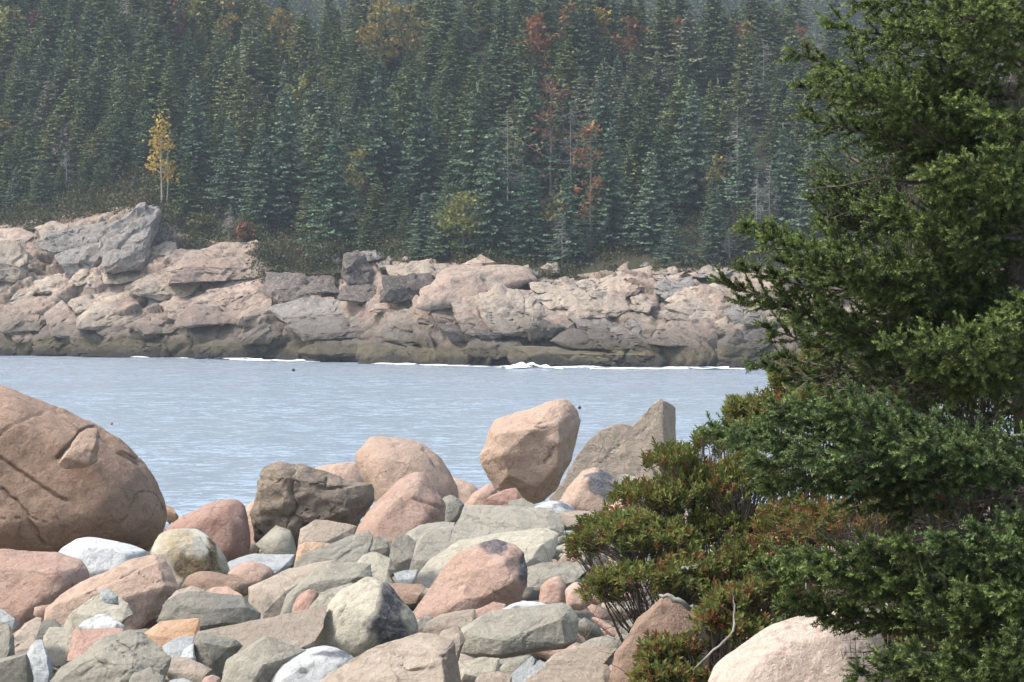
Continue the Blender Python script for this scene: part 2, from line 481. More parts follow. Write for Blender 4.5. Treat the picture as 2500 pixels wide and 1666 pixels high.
# hillside ground
M['soil'] = plain_mat('forest_floor', (0.030, 0.034, 0.018), (0.055, 0.048, 0.028), 0.6, bump=0.6)
cx = np.linspace(-1400, 3900, 110)
vv = np.linspace(0, 1, 60)
CX, VV = np.meshgrid(cx, vv, indexing='ij')
Dt = top_D(CX)
YY = Dt - 1.0 + (1150 - Dt) * VV ** 1.6
ZZ = hill_z(CX, YY) - 0.35
V = np.stack([(CX - 1250) / F * YY, YY, ZZ], -1).reshape(-1, 3)
V[:, 2] += 0.5 * fbm(V * 0.15, 3, 5)
hill = obj('hillside', mesh_from('hillside', V, grid_faces(110, 60), M['soil'], True))
tag(hill, 'wooded hillside rising behind the far ledges', None, None, 'structure')

# far ledges: fractured sheet
def voro(a, b, ca, cb, seed):
    """2D jittered cells -> (cell random, local tilt offset, edge distance)"""
    A, B = a / ca, b / cb
    ia, ib = np.floor(A).astype(np.int64), np.floor(B).astype(np.int64)
    best = np.full(A.shape, 9e9); sec = np.full(A.shape, 9e9)
    rid = np.zeros(A.shape); ta = np.zeros(A.shape); tb = np.zeros(A.shape)
    da0 = np.zeros(A.shape); db0 = np.zeros(A.shape)
    z = np.zeros_like(ia)
    for i in (-1, 0, 1):
        for j in (-1, 0, 1):
            ja, jb = ia + i, ib + j
            pa = ja + 0.1 + 0.8 * _hash(ja, jb, z, seed); pb = jb + 0.1 + 0.8 * _hash(ja, jb, z + 1, seed)
            d = (A - pa) ** 2 + (B - pb) ** 2
            nb = d < best
            sec = np.where(nb, best, np.minimum(sec, d))
            rid = np.where(nb, _hash(ja, jb, z + 2, seed), rid)
            ta = np.where(nb, _hash(ja, jb, z + 3, seed) - 0.5, ta); tb = np.where(nb, _hash(ja, jb, z + 4, seed) - 0.5, tb)
            da0 = np.where(nb, A - pa, da0); db0 = np.where(nb, B - pb, db0)
            best = np.where(nb, d, best)
    edge = np.sqrt(sec) - np.sqrt(best)
    return rid, ta * da0 * 2 + tb * db0 * 2, edge

def ledge_point(x, v):
    """smooth ledge surface: v = 0 below the waterline ... 1 at the top"""
    yw = np.interp(x, XS, YW) + 8
    yt = top_y(x)
    y = yw + (yt - yw) * v
    D = water_D(x) - 1.0 + (top_D(x) - water_D(x) + 1.0) * (0.25 * v + 0.75 * np.maximum(v, 0) ** 1.5)
    return y, D
nx, nv = 760, 96
cx = np.linspace(-700, 3000, nx); vv = np.linspace(-0.04, 1.03, nv)
CX, VV = np.meshgrid(cx, vv, indexing='ij')
y_, D_ = ledge_point(CX, VV)
V = at_arr(CX, y_, D_).reshape(-1, 3)
a = V[:, 0]; b = np.hypot(V[:, 1] - water_D(CX.ravel()), V[:, 2])
side = sstep((CX.ravel() - 880) / 60)
disp = 0
for (ca, cb, am, sd) in ((7.5, 2.4, 1.3, 3), (3.0, 1.1, 0.6, 9), (1.2, 0.6, 0.25, 15)):
    for w, th in ((1 - side, 0.42), (side, -0.62)):
        wa = a + 0.8 * vnoise(np.c_[a * 0.4, b * 0.4, a * 0], 31); wb = b + 0.6 * vnoise(np.c_[a * 0.4, b * 0.4, a * 0 + 7], 32)
        u_, w_ = wa * math.cos(th) + wb * math.sin(th), -wa * math.sin(th) + wb * math.cos(th)
        rid, til, ed = voro(u_, w_, ca, cb, sd)
        disp = disp + w * am * ((rid - 0.5) * 1.0 + til * 0.7 - 0.35 * np.clip(1 - ed * 7, 0, 1))
disp += 0.15 * fbm(V * 0.8, 4, 3)
# the dark cleft in the middle
cl = np.exp(-((CX.ravel() - 760) / 75) ** 2) * sstep((VV.ravel() - 0.35) / 0.2)
cl2 = np.exp(-((CX.ravel() - 130) / 45) ** 2) * np.exp(-((VV.ravel() - 0.75) / 0.14) ** 2)
nrm = np.array((0.0, -0.72, 0.69))
keep = sstep((1.02 - VV.ravel()) / 0.08)
V = V + nrm * (disp * keep - 3.0 * cl - 2.0 * cl2)[:, None] * 0.9
shore = obj('rocky_shore', mesh_from('rocky_shore', V, grid_faces(nx, nv), M['s_pink'], False))
tag(shore, 'broken pink granite ledges along the far shore', None, None, 'structure')

# beach bench under the boulders
def zg(X, D):
    X = np.asarray(X, float); D = np.asarray(D, float)
    z = np.where(D < 16, 3.48 + 0.05 * (16 - D), 3.48 - 0.03 * (D - 16))
    z = z - 0.34 * np.maximum(D - 41, 0)
    z = z + 0.9 * sstep((X - 1.9) / 2.5) * sstep((D - 15) / 3) * sstep((30 - D) / 8)
    return z - 0.62 + 0.3 * sstep((X - 1.2) / 1.5)
gx = np.linspace(-45, 45, 120); gy = np.concatenate([np.linspace(-8, 48, 110), np.linspace(49, 62, 10)])
GX, GY = np.meshgrid(gx, gy, indexing='ij')
V = np.stack([GX, GY, zg(GX, GY)], -1).reshape(-1, 3)
V[:, 2] += 0.10 * fbm(V * 1.3, 4, 8) - 0.05
beach = obj('beach', mesh_from('beach', V, grid_faces(120, 120), plain_mat('beach_grit', (0.10, 0.09, 0.078), (0.20, 0.175, 0.15), 30, bump=0.8), True))
tag(beach, 'stony beach under the boulders', None, None, 'structure')

# ------------------------------------------------------------------ rocks
ICO = {}; TRI = [0]
def ico(level):
    if level not in ICO:
        bm = bmesh.new()
        bmesh.ops.create_icosphere(bm, subdivisions=level, radius=1.0)
        bm.verts.ensure_lookup_table()
        ICO[level] = (np.array([v.co for v in bm.verts]), np.array([[v.index for v in f.verts] for f in bm.faces]))
        bm.free()
    return ICO[level]

def hull_planes(P):
    bm = bmesh.new()
    for p in P: bm.verts.new(p)
    r = bmesh.ops.convex_hull(bm, input=bm.verts)
    bm.normal_update()
    c = P.mean(0)
    nn, hh = [], []
    for f in bm.faces:
        if f.calc_area() < 1e-7: continue
        n = np.array(f.normal); h = float(n @ (np.array(f.verts[0].co) - c))
        if h < 0: n, h = -n, -h
        if h < 1e-5: continue
        for k in range(len(nn)):                     # merge coplanar
            if n @ nn[k] > 0.9985: break
        else:
            nn.append(n); hh.append(h)
    bm.free()
    return np.array(nn), np.array(hh), c

def finish(bm, step, bev):
    """worn edges, faces cut into small triangles"""
    es = [e for e in bm.edges if len(e.link_faces) == 2 and e.calc_face_angle(0) > math.radians(12)]
    bmesh.ops.bevel(bm, geom=es, offset=bev, offset_type='OFFSET', segments=2, profile=.6, affect='EDGES', clamp_overlap=True)
    bmesh.ops.triangulate(bm, faces=bm.faces)
    for k in range(9):
        es = [e for e in bm.edges if e.calc_length() > step * 1.5]
        if not es or len(bm.verts) > 16000: break
        bmesh.ops.subdivide_edges(bm, edges=es, cuts=1)
        bmesh.ops.triangulate(bm, faces=[f for f in bm.faces if len(f.verts) > 3])
    bmesh.ops.recalc_face_normals(bm, faces=bm.faces)
    bm.verts.ensure_lookup_table(); bm.verts.index_update()
    V = np.array([v.co for v in bm.verts]); Fc = np.array([[v.index for v in f.verts] for f in bm.faces])
    bm.free()
    return V, Fc

def hull_solid(P, c, step, bev):
    """convex block"""
    bm = bmesh.new()
    for p in P: bm.verts.new(p - c)
    r = bmesh.ops.convex_hull(bm, input=bm.verts)
    junk = [g for g in r['geom_interior'] + r['geom_unused'] if isinstance(g, bmesh.types.BMVert)]
    bmesh.ops.delete(bm, geom=list(set(junk)), context='VERTS')
    bmesh.ops.dissolve_limit(bm, angle_limit=math.radians(9), verts=bm.verts, edges=bm.edges)
    bmesh.ops.remove_doubles(bm, verts=bm.verts, dist=step * .6)
    return finish(bm, step, bev)

def prism_solid(A, B_, c, step, bev):
    """block between a front outline and a back outline (may be concave)"""
    bm = bmesh.new()
    va = [bm.verts.new(p - c) for p in A]; vb = [bm.verts.new(p - c) for p in B_]
    bm.faces.new(va); bm.faces.new(vb[::-1])
    for i in range(len(va)):
        j = (i + 1) % len(va); bm.faces.new((va[j], va[i], vb[i], vb[j]))
    bmesh.ops.recalc_face_normals(bm, faces=bm.faces)
    return finish(bm, step, bev)

def pp(s):
    return [tuple(float(v) for v in q.split(',')) for q in s.split()]

def rock_mesh(D, outline, inner=None, mode='a', lean=0.5, th=0.8, p=None, rough=0.05, lv=4, seed=1, cracks=(), patch=None, mat=None, strata=0.0, front=None, drop=0.0, shift=(0, 0), thick=0.5):
    rng = np.random.RandomState(seed)
    pts = pp(outline) if isinstance(outline, str) else outline
    if drop:                                   # the foot, hidden by nearer rocks, reaches down to the bench
        y0, y1 = min(q[1] for q in pts), max(q[1] for q in pts)
        pts = [(q[0], q[1] + drop * (y1 - y0) * max(0.0, (q[1] - y0) / (y1 - y0) - .55) / .45, *q[2:]) for q in pts]
    xy = np.array([q[:2] for q in pts])
    lo, hi = xy.min(0), xy.max(0)
    w, h = (hi - lo)
    mpp = D / F
    size = 0.5 * math.sqrt(w * h) * mpp
    cen = (lo + hi) / 2 * 0.5 + xy.mean(0) * 0.5
    def pt(x, y, d): return at(x, y, D + lean * (hi[1] - y) * mpp - d * size)
    P = [pt(q[0], q[1], q[2] if len(q) > 2 else 0.0) for q in pts]
    def ring(s, d, jit=0.0):
        for q in xy:
            z = cen + (q - cen) * s
            P.append(pt(z[0], z[1], d + jit * rng.uniform(-1, 1)))
    if mode == 'x':
        p = p or 34
    elif mode == 'r':
        f = 1.0 if front is None else front
        ring(0.86, 0.42 * f); ring(0.55, 0.75 * f)
        ring(0.86, -0.42 * th * 1.2); ring(0.5, -0.85 * th * 1.2)
        p = (p or 12) * 2.2
    else:
        if inner is None:
            # a ridge between a sloping top face and a steep front face, plus the foot of the front face
            fd = 0.45 if front is None else front
            k = rng.uniform(.42, .66); tl = rng.uniform(-.16, .16)
            for f in (.12, .5, .88):
                z = np.array((lo[0] + f * w, lo[1] + (k + tl * (f - .5) * 2) * h)); z = cen + (z - cen) * .93
                P.append(pt(z[0], z[1], fd * rng.uniform(.8, 1.15)))
            for f in (.2, .75):
                z = np.array((lo[0] + f * w, hi[1] - .07 * h)); z = cen + (z - cen) * .9
                P.append(pt(z[0], z[1], fd * rng.uniform(.4, .8)))
        else:
            for q in (pp(inner) if isinstance(inner, str) else inner): P.append(pt(*q))
        ring(0.97, -0.6 * th); ring(0.8, -1.3 * th, 0.15)
        p = p or 34
    P = np.array(P)
    if mode == 'x':
        A_ = P; B_ = np.array([at(q[0] + shift[0], q[1] + shift[1], D + lean * (hi[1] - q[1]) * mpp - (q[2] if len(q) > 2 else 0) * size + thick) for q in pts])
        c = np.vstack([A_, B_]).mean(0)
        V, Fc = prism_solid(A_, B_, c, max(mpp * 4.4, size * .05), size * .025)
        w = w + abs(shift[0]); hi = np.maximum(hi, xy.max(0) + np.array(shift)); lo = np.minimum(lo, xy.min(0) + np.array(shift)); w, h = hi - lo
    elif mode == 'a':
        c = P.mean(0)
        V, Fc = hull_solid(P, c, max(mpp * (5.8 if D < 100 else 8.0), size * ((.10 if D < 100 else .06) if lv < 5 else .066 if lv < 6 else .045)), size * (.024 if p < 30 else .014) * (1 if p > 20 else 2))
    else:
        nn, hh, c = hull_planes(P)
        chips = 7
        cn = rng.normal(size=(chips, 3)); cn /= np.linalg.norm(cn, axis=1)[:, None]
        ch = ((P - c) @ cn.T).max(0) * rng.uniform(.9, .985, chips)
        nn = np.vstack([nn, cn]); hh = np.concatenate([hh, ch])
        S, Fc = ico(lv)
        ext = np.abs(P - c).max(0)
        ext = np.maximum(ext, 0.3 * ext.max())
        dv = S * ext
        q = np.maximum(dv @ nn.T / hh, 0)
        r = 1.0 / (np.sum(q ** p, 1) ** (1.0 / p))
        V = dv * r[:, None]
    # match the traced extent
    px, py = proj(V + c)
    s1 = w / max(px.max() - px.min(), 1e-6); s2 = h / max(py.max() - py.min(), 1e-6)
    V = V * np.array((s1, 0.5 * (s1 + s2), s2))
    px, py = proj(V + c)
    c = c + (at(0.5 * (lo[0] + hi[0]), 0.5 * (lo[1] + hi[1]), c[1]) - at(0.5 * (px.max() + px.min()), 0.5 * (py.max() + py.min()), c[1]))
    # relief
    rad = V / (np.linalg.norm(V, axis=1)[:, None] + 1e-9)
    W = V / size
    d = rough * ((0.9 if mode == 'r' else 0.4) * fbm(W * 1.3 + seed, 3, seed) + 0.4 * fbm(W * 5 + seed, 3, seed + 3))
    if mode == 'a':
        d += rough * 0.5 * np.sign(fbm(W * 2.2 + seed, 2, seed + 9)) * np.minimum(1, np.abs(fbm(W * 2.2 + seed, 2, seed + 9)) * 6) * 0.5
    n = fbm(W * np.array((1.6, 1.6, 2.2)) + seed * 3.1, 2, seed + 5)
    d -= rough * 0.6 * np.clip(1 - np.abs(n) * 34, 0, 1) * np.clip(vnoise(W * 1.1, seed + 6) * 3 + 0.3, 0, 1)
    if D > 100:                                 # joints and small broken steps of the sea ledges
        Wd = V + c; th_ = .42 if c[0] < -14 else -.55
        aa, bb = Wd[:, 0], Wd[:, 2] * 1.1 - Wd[:, 1] * .35
        aa = aa + .35 * vnoise(Wd * .9, 50); bb = bb + .25 * vnoise(Wd * .9 + 9, 51)
        u_, w_ = aa * math.cos(th_) + bb * math.sin(th_), -aa * math.sin(th_) + bb * math.cos(th_)
        for ca, cb, am, sd in ((2.6, .95, .42, 70), (1.0, .45, .2, 71)):
            rid, til, ed = voro(u_, w_, ca, cb, sd)
            d += am / size * ((rid - .5) + .5 * til - .5 * np.clip(1 - ed * 6, 0, 1))
    if mode == 'a':
        qn = fbm(W * np.array((1.1, 1.1, 2.6)) @ np.array(((.9, 0, .43), (0, 1, 0), (-.43, 0, .9))) + seed, 3, seed + 60)
        d += rough * .9 * (np.floor(qn * 4) / 4 + .5 * (qn * 4 - np.floor(qn * 4)) ** 6 / 4)
    if strata:
        t = W @ np.array((-0.28, 0.25, 0.92)) * 4.5 + 0.5 * vnoise(W * 2, seed)
        d += strata * (np.abs((t % 1.0) - 0.5) - 0.25)
    if cracks:
        px, py = proj(V + c)
        fr = sstep(-rad[:, 1] * 3)
        for cw, dep, line in cracks:
            L = np.array(pp(line))
            dist = np.full(len(V), 1e9)
            jx = 3 * vnoise(np.c_[px * 0.05, py * 0.05, px * 0], seed + 40); jy = 3 * vnoise(np.c_[px * 0.05, py * 0.05, px * 0 + 9], seed + 41)
            for A_, B_ in zip(L[:-1], L[1:]):
                ab = B_ - A_
                t = np.clip(((px + jx - A_[0]) * ab[0] + (py + jy - A_[1]) * ab[1]) / (ab @ ab), 0, 1)
                dist = np.minimum(dist, np.hypot(px + jx - A_[0] - t * ab[0], py + jy - A_[1] - t * ab[1]))
            d -= dep * np.clip(1 - dist / cw, 0, 1) * fr
    V = V + rad * (d * size)[:, None]
    me = mesh_from('rock', V, Fc, mat, True)
    if mode in 'ax': me.set_sharp_from_angle(angle=math.radians(38))
    TRI[0] += len(Fc)
    pv = np.zeros(len(V))
    if patch:
        px, py = proj(V + c)
        wob = fbm(W * 2.4 + 5, 4, seed + 20)
        for (x0, y0, rx, ry) in patch:
            dd = np.hypot((px - x0) / rx, (py - y0) / ry) + 0.65 * wob
            pv = np.maximum(pv, sstep((1.2 - dd) / 0.6))
    attr(me, 'patch', pv)
    return me, c

SEED = [10]
def R(name, label, mat, D, outline, cat=None, parent=None, **kw):
    SEED[0] += 1
    kw.setdefault('seed', SEED[0])
    kw.setdefault('drop', 0.22)
    me, c = rock_mesh(D, outline, mat=M[mat], **kw)
    me.name = name
    o = obj(name, me, parent, c)
    if parent is None:
        tag(o, label, cat or ('boulder' if name == 'boulder' else 'rock'), 'rocks on the boulder beach', 'thing')
    return o

# ---- far ledge blocks: pieces of the rocky shore, at their place on the ledge
def far_block(outline, mat, scale=2.353, ox=0, oy=0, lean=None, lift=0.25, th=0.7, p=40, lv=4, mode='a', front=0.35, grow=1.2, **kw):
    q = [(ox + a / scale, oy + b / scale) for a, b in pp(outline)]
    gx_, gy_ = sum(a for a, b in q) / len(q), sum(b for a, b in q) / len(q)
    q = [(gx_ + (a - gx_) * grow, gy_ + (b - gy_) * grow) for a, b in q]
    xs_ = [a for a, b in q]; ys_ = [b for a, b in q]
    xc, yb = sum(xs_) / len(xs_), max(ys_)
    yw, yt = float(np.interp(xc, XS, YW)) + 8, float(top_y(xc))
    v = min(1.0, max(0.0, (yw - yb) / (yw - yt)))
    D = float(ledge_point(np.array(xc), np.array(v))[1]) - lift
    SEED[0] += 1
    me, c = rock_mesh(D, q, mat=M[mat], lean=1.05 if lean is None else lean, th=th, p=p, lv=lv, mode=mode, seed=SEED[0], rough=kw.pop('rough', 0.04), front=front, **kw)
    me.name = 'rock_block'
    return obj('rock_block', me, shore, c)

LEFT = dict(ox=0, oy=480)
for s, mt, kw in [
    ("570,175 700,110 830,42 900,60 935,120 905,200 880,270 860,390 720,440 590,455 575,340", 's_grey', dict(inner=[(250, 560, .1), (352, 506, .35), (372, 560, .45), (300, 640, .35), (352, 640, .3)], lean=0.35, lv=4, rough=.03, grow=1.0)),
    ("240,260 300,215 420,180 565,165 575,280 480,310 400,325 330,332 250,292", 's_grey', dict(lean=.5)),
    ("325,340 420,320 575,283 582,370 540,420 400,442 378,400", 's_grey', dict(lean=.2)),
    ("-60,290 100,285 140,330 152,460 130,480 -60,465", 's_tan', dict(lean=.4)),
    ("-60,200 30,190 110,188 185,220 170,290 100,292 -60,292", 's_pink', dict()),
    ("225,185 300,150 385,160 370,225 260,268", 's_tan', dict()),
    ("420,480 520,400 582,388 575,440 430,512", 's_tan', dict()),
    ("70,592 190,512 212,550 140,592", 's_tan', dict()),
    ("190,535 340,450 432,490 420,522 260,552", 's_tan', dict()),
    ("500,492 570,450 602,480 560,522", 's_tan', dict()),
    ("590,442 740,436 752,480 690,500 600,502", 's_tan', dict()),
    ("640,350 690,320 715,345 700,380 650,385", 's_pink', dict()),
    ("770,340 800,325 832,340 830,385 780,380", 's_tan', dict()),
    ("760,520 1000,395 1100,338 1180,360 1200,450 1000,482 940,572 850,562", 's_tan', dict(lv=4)),
    ("1000,440 1100,340 1280,288 1500,280 1600,370 1560,430 1330,470 1020,482", 's_pink', dict(lv=4)),
    ("1270,290 1300,268 1340,285 1330,305", 's_tan', dict()),
    ("1430,265 1470,250 1500,275 1480,300", 's_tan', dict()),
    ("480,690 600,600 800,553 862,600 850,660 740,702 560,752 480,742", 's_tan', dict(lv=4)),
    ("0,700 60,620 180,588 270,600 282,650 180,762 70,782 20,742", 's_tan', dict(lv=4)),
    ("270,682 360,620 450,700 470,752 400,802 300,742", 's_pink', dict()),
    ("420,610 520,570 640,545 660,570 540,620 450,650", 's_tan', dict()),
    ("940,620 1040,568 1150,590 1160,660 1090,702 970,642", 's_pink', dict()),
    ("1150,602 1250,550 1500,478 1480,542 1380,572 1220,612", 's_pink', dict()),
    ("1040,742 1180,690 1260,640 1300,600 1520,563 1540,620 1450,660 1350,702 1200,742", 's_pink', dict(lv=4)),
    ("1450,640 1540,608 1552,700 1480,752 1380,742 1380,682", 's_pink', dict(lean=.3)),
    ("1100,762 1350,718 1360,800 1160,862 1150,832", 's_pink', dict()),
    ("1400,792 1530,738 1620,750 1610,812 1400,842", 's_grey', dict(lean=.3)),
    ("570,772 630,700 740,710 742,752 650,812", 's_tan', dict()),
    ("760,740 860,690 960,660 1060,700 960,760 840,790", 's_pink', dict()),
    ("840,570 940,555 950,600 870,630", 's_grey', dict()),
    ("200,862 400,808 420,882 350,912 230,905", 's_grey', dict()),
    ("420,802 500,758 600,790 612,852 500,912 420,905", 's_grey', dict()),
    ("530,915 620,868 760,808 1100,820 1150,850 1152,925 700,920", 's_grey', dict(lv=4)),
    ("-20,800 70,780 110,840 60,900 -20,900", 's_grey', dict()),
    ("70,790 180,768 192,822 110,842", 's_pink', dict()), ("190,822 260,760 370,810 210,862", 's_pink', dict()),
    ("860,302 960,258 1002,270 1002,322 900,342", 's_tan', dict()),
    ("1730,642 1800,578 1900,590 1950,650 1800,692", 's_pink', dict()),
    ("1560,445 1700,465 1900,475 1990,515 1960,580 1700,605 1580,565", 's_dark', dict(lv=4, lift=0)),
    ("1980,515 2200,500 2222,560 2050,605 1960,585", 's_dark', dict(lift=0)),
    ("1600,640 1760,595 1950,605 2150,640 2000,725 1700,735", 's_grey', dict(lv=4, lift=.1)),
    ("1700,740 1900,700 2150,690 2353,720 2200,800 1800,820", 's_grey', dict(lv=4, lift=.1)),
    ("1640,510 1700,480 1760,500 1750,560 1660,570", 's_dark', dict()), ("1800,480 1860,450 1920,470 1930,540 1830,550", 's_dark', dict()),
    ("1990,350 2060,328 2140,400 2130,500 2020,512 1985,440", 's_dark', dict(lean=.15, lift=.5)),
    ("1905,340 1950,328 1945,382 1915,380", 's_grey', dict()), ("2065,325 2160,306 2182,350 2110,372", 's_grey', dict()),
    ("2185,402 2240,338 2250,360 2225,392", 's_grey', dict()),
    ("2150,655 2220,600 2320,610 2340,660", 's_pink', dict()),
    ("1610,680 1700,640 1740,690 1640,720", 's_pink', dict()),
    ("1760,892 1850,838 2000,850 2353,830 2400,940 1900,940", 's_grey', dict(lv=4)),
    ("1160,860 1340,815 1400,850 1620,830 1700,900 1620,925 1160,925", 's_dark', dict(lv=4)),
]:
    far_block(s, mt, **LEFT, **kw)
RIGHT = dict(ox=900, oy=560)
for s, mt, kw in [
    ("125,212 330,192 490,203 485,250 390,302 330,292 250,282 155,282", 's_tan', dict()),
    ("100,275 250,270 390,292 372,350 330,412 110,402", 's_dark', dict(lean=.1)),
    ("330,435 380,330 470,240 540,222 700,228 850,235 905,290 780,342 640,402 500,432 370,445", 's_pink', dict(lv=4, mode='r', p=16, lean=.9, front=.5)),
    ("250,452 282,393 352,460 405,545 300,485", 's_pink', dict()),
    ("365,452 490,428 602,562 560,592 430,562 400,532", 's_pink', dict(lean=.8)),
    ("487,428 630,402 690,482 772,582 700,605 610,572", 's_pink', dict(lean=.8)),
    ("640,402 760,348 850,368 980,440 1022,500 960,542 920,592 820,602 770,572 692,480", 's_tan', dict(lv=4, lean=.8, p=18)),
    ("968,440 1110,448 1202,500 1180,572 1110,572 1022,502", 's_pink', dict()),
    ("905,575 1000,520 1100,568 1060,622 940,628", 's_dark', dict(lean=.1)),
    ("420,550 560,585 600,560 680,602 560,640 480,620", 's_dark', dict(lean=.1)),
    ("610,575 690,600 770,585 760,625 690,632", 's_dark', dict(lean=.1)),
    ("80,602 210,510 270,450 400,540 482,622 500,652 200,655", 's_tan', dict(lv=4, lean=1.1, front=.2)),
    ("20,470 90,410 200,420 215,470 120,480", 's_pink', dict()),
    ("930,312 1100,298 1192,300 1182,332 1000,367", 's_tan', dict()),
    ("860,350 960,345 1000,370 940,395 880,380", 's_pink', dict()),
    ("900,395 960,380 1000,410 990,440 960,440", 's_tan', dict()),
    ("1010,382 1200,340 1400,258 1560,233 1582,262 1430,312 1200,422 1080,442", 's_tan', dict(lv=4, lean=1.1, front=.2)),
    ("1180,492 1200,430 1430,398 1492,420 1500,470 1340,508 1210,512", 's_tan', dict()),
    ("1300,400 1420,330 1560,320 1540,370 1430,400", 's_pink', dict()),
    ("1500,392 1560,368 1642,420 1602,482 1510,452", 's_tan', dict()),
    ("1640,362 1680,308 1842,278 1852,322 1720,382", 's_grey', dict()),
    ("1560,330 1700,270 1800,250 1780,290 1650,330", 's_pink', dict()),
    ("1680,472 1780,420 1932,378 1900,432 1800,522 1700,502", 's_tan', dict()),
    ("1890,462 1930,388 2022,368 2032,420 1960,472", 's_tan', dict()),
    ("1740,400 1820,340 1960,320 2010,350 1900,380 1790,420", 's_tan', dict()),
    ("1640,642 1830,558 2000,538 2002,590 1930,632 1860,672", 's_pink', dict(lv=4)),
    ("1830,540 1900,470 1990,480 2000,535 1900,550", 's_tan', dict()),
    ("1640,560 1760,520 1850,530 1760,590 1650,620", 's_pink', dict()),
    ("1930,652 1990,588 2012,640 1992,682", 's_dark', dict(lean=.1)),
    ("2030,642 2130,588 2200,600 2282,650 2190,732 2030,732", 's_dark', dict(lean=.2)),
    ("2000,540 2080,488 2162,545 2100,582 2020,592", 's_tan', dict()),
    ("2060,480 2140,420 2260,430 2300,520 2180,545", 's_grey', dict()),
    ("550,202 600,180 640,163 720,200 732,222 600,232", 's_tan', dict(lean=.3)),
    ("190,172 220,150 242,190 200,198", 's_tan', dict(lean=.2)),
    ("1005,222 1030,195 1090,188 1102,240 1050,262", 's_tan', dict(lean=.2)),
    ("878,222 910,212 915,240 885,242", 's_tan', dict()), ("930,245 980,240 978,262 935,262", 's_tan', dict()),
    ("1420,230 1500,188 1514,225 1440,240", 's_tan', dict()), ("1548,217 1612,188 1602,212", 's_grey', dict()),
    ("770,218 810,218 812,232 775,232", 's_tan', dict()),
    ("1650,252 1750,213 1782,242 1700,262", 's_tan', dict()), ("1850,255 1960,223 2080,235 1980,282", 's_tan', dict()),
    ("560,692 640,640 850,638 882,682 700,735", 's_grey', dict()),
    ("0,665 200,655 500,665 582,722 540,790 0,790", 's_grey', dict(lv=4)),
    ("870,692 1000,680 1280,690 1500,700 2022,700 2022,790 1400,790 900,780", 's_grey', dict(lv=4)),
    ("1080,642 1200,578 1340,580 1580,620 1642,662 1560,692 1290,682", 's_dark', dict(lv=4)),
    ("1200,520 1340,515 1400,560 1300,585 1210,570", 's_grey', dict()),
    ("1400,560 1560,520 1650,560 1560,610 1430,600", 's_grey', dict()),
    ("2020,700 2200,690 2353,640 2353,800 2020,790", 's_grey', dict(lv=4)),
]:
    far_block(s, mt, **RIGHT, **kw)

# ---- foreground boulders and slabs
B, SL = 'boulder', 'rock_slab'
big = R(B, 'huge brown domed boulder cut off by the left edge of the picture', 'brown', 28,
  "-330,1120 -250,1010 -120,940 0,938 43,958 122,990 179,1012 230,1035 270,1066 319,1096 357,1135 383,1175 403,1219 411,1262 400,1302 357,1345 200,1370 0,1380 -200,1380 -330,1280",
  mode='r', lv=7, drop=0.0, lean=.25, rough=.035, p=15, front=.8, th=.9,
  cracks=[(7, .05, "-10,1112 40,1148 100,1190 160,1225"), (5, .05, "0,1195 60,1250 110,1330"), (7, .05, "145,1118 180,1080 200,1050 235,1042 262,1062"), (8, .07, "245,1042 300,1088 365,1140"), (6, .05, "262,1044 330,1104 380,1160"), (7, .05, "240,1060 290,1105 340,1132"), (5, .02, "110,1000 30,1040 -20,1070")])
R('rock_chunk', None, 'tan', 27.1, "143,1119 180,1082 193,1056 215,1045 238,1048 243,1085 236,1115 205,1127 160,1127", parent=None, cat='rock', lean=.2, th=.5, lv=4, rough=.06, p=20).__setitem__('label', 'wedge of tan stone jammed in a crack high on the huge domed boulder')
R('stone', 'small square ochre stone peeking out behind the huge domed boulder', 'orange', 34, "400,1230 420,1239 436,1258 431,1268 405,1266", lean=.1)
R(B, 'smooth red boulder beside the brown jagged block', 'red', 32, "400,1300 410,1282 451,1255 502,1230 545,1220 576,1221 596,1235 606,1268 612,1319 602,1350 553,1370 450,1370 400,1340", mode='r', lv=5, lean=.3, rough=.03)
R(B, 'narrow pink boulder squeezed behind the brown jagged block', 'pink', 35, "596,1250 604,1235 625,1220 690,1230 700,1330 640,1345 614,1326", mode='r', lean=.1)
R(B, 'dark brown jagged block with a ragged top', 'dark', 32.5,
  "616,1222 627,1198 632,1178 649,1146 672,1134 719,1135 735,1156 803,1166 862,1170 902,1184 914,1222 885,1270 860,1300 800,1335 716,1356 655,1350 616,1330",
  inner=[(640, 1200, .35), (690, 1165, .5), (740, 1190, .45), (850, 1190, .35), (700, 1300, .45), (840, 1250, .45), (640, 1310, .3)], lv=6, drop=0.0, lean=.12, rough=.08, p=30, strata=.02, th=.7,
  cracks=[(7, .09, "715,1165 710,1200 725,1235 700,1280"), (6, .07, "800,1172 798,1195 860,1185"), (6, .07, "640,1170 680,1175 720,1150"), (8, .06, "690,1260 730,1270 760,1320")])
R(B, 'low tan boulder showing behind the brown jagged block', 'tan', 38, "735,1165 770,1142 821,1132 869,1129 905,1160 905,1240 735,1240", mode='r', lv=5)
R(B, 'tan boulder with rounded shoulders leaning right in the middle of the crest', 'tan', 36,
  "869,1110 873,1093 886,1075 906,1064 927,1065 947,1073 990,1074 1018,1079 1039,1094 1069,1115 1085,1140 1097,1167 1115,1187 1121,1213 1116,1240 1060,1290 960,1270 926,1222 906,1192 891,1167 875,1136",
  mode='r', lv=5, lean=.45, rough=.035, p=16, cracks=[(5, .05, "1035,1100 1060,1130 1085,1160"), (4, .04, "890,1120 905,1180"), (5, .04, "960,1090 975,1085")])
